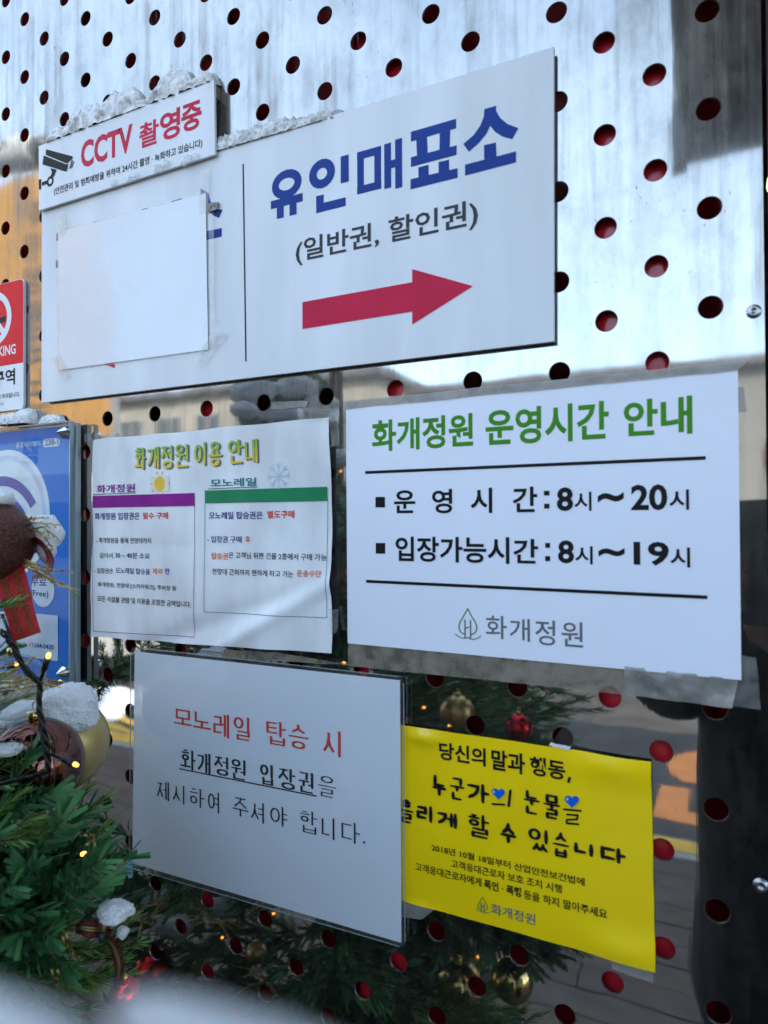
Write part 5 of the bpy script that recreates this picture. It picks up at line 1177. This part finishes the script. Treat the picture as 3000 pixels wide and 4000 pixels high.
WH = ['below the left half of the monorail notice', 'at the very bottom, left of centre', 'just below the left of the yellow notice', 'between the creased paper and the opening hours sheet, upper', 'above the yellow notice near the notice edge',
      'above the yellow notice beside the dull gold reflection', 'below the middle of the monorail notice', 'under the right corner of the monorail notice', 'at the bottom under the right of the yellow notice', 'behind the bottom left of the opening hours sheet',
      'under the creased paper near its right corner', 'behind the yellow notice', 'behind the lower left of the monorail notice', 'behind the upper middle of the monorail notice', 'behind the right edge of the monorail notice', 'behind the left edge of the monorail notice', 'in the gap under the opening hours sheet corner']
for i, (u, v, y) in enumerate(((868, 3662, .24), (1322, 3916, .33), (1865, 3737, .40), (1332, 1842, .38), (1655, 2764, .42), (1748, 2834, .42), (1070, 3570, .3), (1500, 3500, .38), (2230, 3965, .5), (1480, 2400, .42), (1230, 2750, .4), (1700, 3300, .45), (980, 3300, .3), (1100, 2900, .36), (1560, 3050, .42), (700, 3300, .26), (1400, 2650, .4))):
    q = MP(u, v, y); fairy(q + Vector((-.006, -.008, -.004)), q, 'fairy light glinting in the steel ' + WH[i], .0022)
# ---- snow on the tree
def cap_(u, v, t, rx, rz, seed, label, ry=None, flat=None, amp=.3):
    c = P(u, v, t); o = snow_blob('snow_clump', c, (rx * t / FPX, (ry or rx) * t / FPX, rz * t / FPX), seed, M['snow'], amp, 6 if rx > 70 else 5, flat, None, 1.7); tag(o, label, 'snow', 'snow clumps on the tree')
cap_(268, 2770, .58, 108, 98, 1, 'thick snow cap on the matte gold bauble', flat=-.75); cap_(120, 2800, .60, 110, 60, 2, 'snow behind the clear bauble and copper bauble', flat=-.7)
cap_(-15, 1948, .50, 68, 40, 3, 'snow cap on top of the brown glitter bauble', flat=-.6); cap_(160, 2085, .53, 82, 72, 4, 'snow lying on the red bow right of the brown bauble', flat=-.8); cap_(182, 2150, .52, 34, 40, 9, 'snow tip hanging from the red ribbon loop')
cap_(452, 3560, .465, 62, 30, 5, 'snow clump on top of the tartan bow', amp=.45); cap_(480, 3640, .47, 24, 22, 6, 'small snow lump right of the tartan knot', amp=.5); cap_(20, 2930, .5, 60, 22, 7, 'snow under the clear bauble among the light green tips')
SW = ['nearest the left fir branches, below the monorail notice', 'second from the left below the monorail notice', 'long and slanting below the monorail notice', 'third from the left below the monorail notice', 'left and largest under the big ticket sign', 'middle under the big ticket sign', 'right under the big ticket sign',
      'between the two papers, upper of the pair', 'between the two papers, lower of the pair', 'low and left under the big ticket sign', 'low and middle under the big ticket sign', 'under the yellow notice left corner', 'behind the opening hours sheet corner', 'beside the warm light between the two papers', 'behind the monorail notice, left', 'behind the monorail notice, right', 'behind the yellow notice']
for i, (u, v, y, rx, rz) in enumerate(((505, 3470, .30, 55, 70), (610, 3500, .30, 70, 55), (680, 3620, .27, 80, 34), (870, 3545, .30, 70, 28), (1000, 1530, .36, 120, 42), (1160, 1510, .40, 90, 40), (1250, 1580, .42, 80, 36), (1325, 1975, .40, 60, 50), (1325, 2080, .42, 50, 70), (960, 1600, .3, 70, 30), (1110, 1620, .38, 90, 34),
                                     (1690, 3640, .45, 30, 20), (1500, 2450, .42, 80, 34), (1340, 1790, .41, 50, 34), (640, 3230, .3, 60, 30), (1150, 3250, .38, 80, 30), (2060, 3330, .5, 60, 22))):
    q = W(u, v, y); f = (q - CAM).dot(CF); o = snow_blob('snow_clump', (q.x, -q.y, q.z), (rx * f / FPX, .022, rz * f / FPX), i + 40, M['snow'], .35, 4); tag(o, 'snow clump mirrored in the steel ' + SW[i], 'snow', 'snow clumps on the tree')
o = snow_blob('near_snow', P(60, 4150, .036), (.017, .003, .0016), 61, M['snow'], .35, 4); tag(o, 'blurred snow right in front of the camera at the bottom left', 'snow', 'blurred near snow')
o = snow_blob('near_snow', P(1150, 4240, .037), (.013, .003, .0016), 62, M['snow'], .35, 4); tag(o, 'fainter blurred snow at the bottom centre', 'snow', 'blurred near snow')

# ------------------------------------------------------------------ photographer, mirrored at the lower right
def skin(name, V, E_, Rd, m, parent, root=0, sub=2):
    me = bpy.data.meshes.new(name); org_ = ORG[parent.name]; me.from_pydata([tuple(Vector(v) - org_) for v in V], E_, [])
    o = bpy.data.objects.new(name, me); COL.objects.link(o)
    md = o.modifiers.new('skin', 'SKIN'); md.use_smooth_shade = True; sl = me.skin_vertices[0].data
    for i, r_ in enumerate(Rd): sl[i].radius = (r_, r_) if not isinstance(r_, tuple) else r_; sl[i].use_root = (i == root)
    sb = o.modifiers.new('sub', 'SUBSURF'); sb.levels = sub; sb.render_levels = sub
    dg_ = bpy.context.evaluated_depsgraph_get(); m2 = bpy.data.meshes.new_from_object(o.evaluated_get(dg_))
    bpy.data.objects.remove(o); m2.materials.clear(); m2.materials.append(m); m2.polygons.foreach_set('use_smooth', [True] * len(m2.polygons))
    o = bpy.data.objects.new(name, m2); COL.objects.link(o); o.parent = parent; ORG[o.name] = org_; return o
fx, fy = -CF.x, -CF.y                                   # away from the view direction
B = Vector((CAM.x + fx * .44 - .04, CAM.y + fy * .44, 0)); fwd = Vector((CF.x, CF.y, 0)).normalized(); rgt = Vector((CR.x, CR.y, 0)).normalized()
def Q(r_, f_, z_): return B + rgt * r_ + fwd * f_ + Vector((0, 0, z_))
ph = empty('photographer', tuple(B), 'person in a long black winter coat holding up a phone with both hands', 'person')
skinm = mat('skin', (.42, .22, .15), .5, var=.05, sss=.1); coat = mat('black_coat', (.008, .008, .010), .75, var=.3, vs=30, bump=.004, bs=25); trs = mat('dark_trousers', (.012, .013, .018), .8); shoe = mat('black_shoe', (.01, .01, .01), .4); hair = mat('black_hair', (.008, .007, .006), .45)
V = [Q(0, 0, .95), Q(0, .0, 1.15), Q(0, 0, 1.38), Q(0, .015, 1.46), Q(0, .03, 1.53), Q(0, .045, 1.60), Q(0, .04, 1.68), Q(-.09, 0, .9), Q(-.10, .02, .5), Q(-.10, 0, .1), Q(-.10, .12, .06), Q(.09, 0, .9), Q(.10, .02, .5), Q(.10, 0, .1), Q(.10, .12, .06),
     Q(-.17, 0, 1.38), Q(-.24, .06, 1.14), Q(-.10, .33, 1.33), Q(-.065, .40, 1.38), Q(.17, 0, 1.38), Q(.24, .06, 1.14), Q(.10, .33, 1.33), Q(.065, .40, 1.38)]
E_ = [(0, 1), (1, 2), (2, 3), (3, 4), (4, 5), (5, 6), (0, 7), (7, 8), (8, 9), (9, 10), (0, 11), (11, 12), (12, 13), (13, 14), (2, 15), (15, 16), (16, 17), (17, 18), (2, 19), (19, 20), (20, 21), (21, 22)]
skin('body', V, E_, [(.15, .10), (.15, .10), (.15, .10), .055, .065, .085, .075, .08, .055, .04, .035, .08, .055, .04, .035, .06, .045, .033, .036, .06, .045, .033, .036], skinm, ph)
skin('coat', [Q(0, 0, .50), Q(0, 0, .75), Q(0, 0, 1.0), Q(0, 0, 1.2), Q(0, 0, 1.38), Q(0, .01, 1.47), Q(-.18, 0, 1.38), Q(-.26, .05, 1.14), Q(-.12, .30, 1.31), Q(.18, 0, 1.38), Q(.26, .05, 1.14), Q(.12, .30, 1.31)],
     [(0, 1), (1, 2), (2, 3), (3, 4), (4, 5), (4, 6), (6, 7), (7, 8), (4, 9), (9, 10), (10, 11)], [(.25, .18), (.24, .17), (.22, .15), (.22, .15), (.20, .14), (.09, .09), .09, .075, .055, .09, .075, .055], coat, ph, 2)
for s in (-1, 1):
    skin('trouser_leg', [Q(s * .09, 0, .85), Q(s * .10, .02, .5), Q(s * .10, 0, .09)], [(0, 1), (1, 2)], [.1, .075, .06], trs, ph)
    skin('shoe', [Q(s * .10, -.04, .05), Q(s * .10, .06, .05), Q(s * .10, .16, .035)], [(0, 1), (1, 2)], [.05, .05, .035], shoe, ph)
    for k in range(4):
        z_ = 1.40 + .018 * k; skin('finger', [Q(s * .065, .405, z_ - .02), Q(s * .052, .425, z_), Q(s * .030, .432, z_ + .004)], [(0, 1), (1, 2)], [.010, .009, .0075], skinm, ph, 0, 1)
skin('hair', [Q(0, .03, 1.72), Q(0, -.005, 1.66), Q(0, -.015, 1.58)], [(0, 1), (1, 2)], [(.085, .075), (.095, .08), (.08, .06)], hair, ph)
skin('nose', [Q(0, .12, 1.63), Q(0, .137, 1.605)], [(0, 1)], [.009, .012], skinm, ph, 0, 1)
pe = empty('phone', tuple(CAM - Vector((0, 0, .12))), 'black smartphone held upright by the photographer', 'phone')
mb = MB(); ctr = CAM - CF * .009 - Vector((0, 0, .055)) + rgt * .02
cs = [ctr + rgt * a * .037 + Vector((0, 0, 1)) * b * .08 + fwd * c for c in (.004, -.004) for a, b in ((-1, -1), (1, -1), (1, 1), (-1, 1))]
mb.add(cs, [(0, 1, 2, 3), (7, 6, 5, 4), (0, 4, 5, 1), (1, 5, 6, 2), (2, 6, 7, 3), (3, 7, 4, 0)]); mb.build('case', M['dark'], pe)
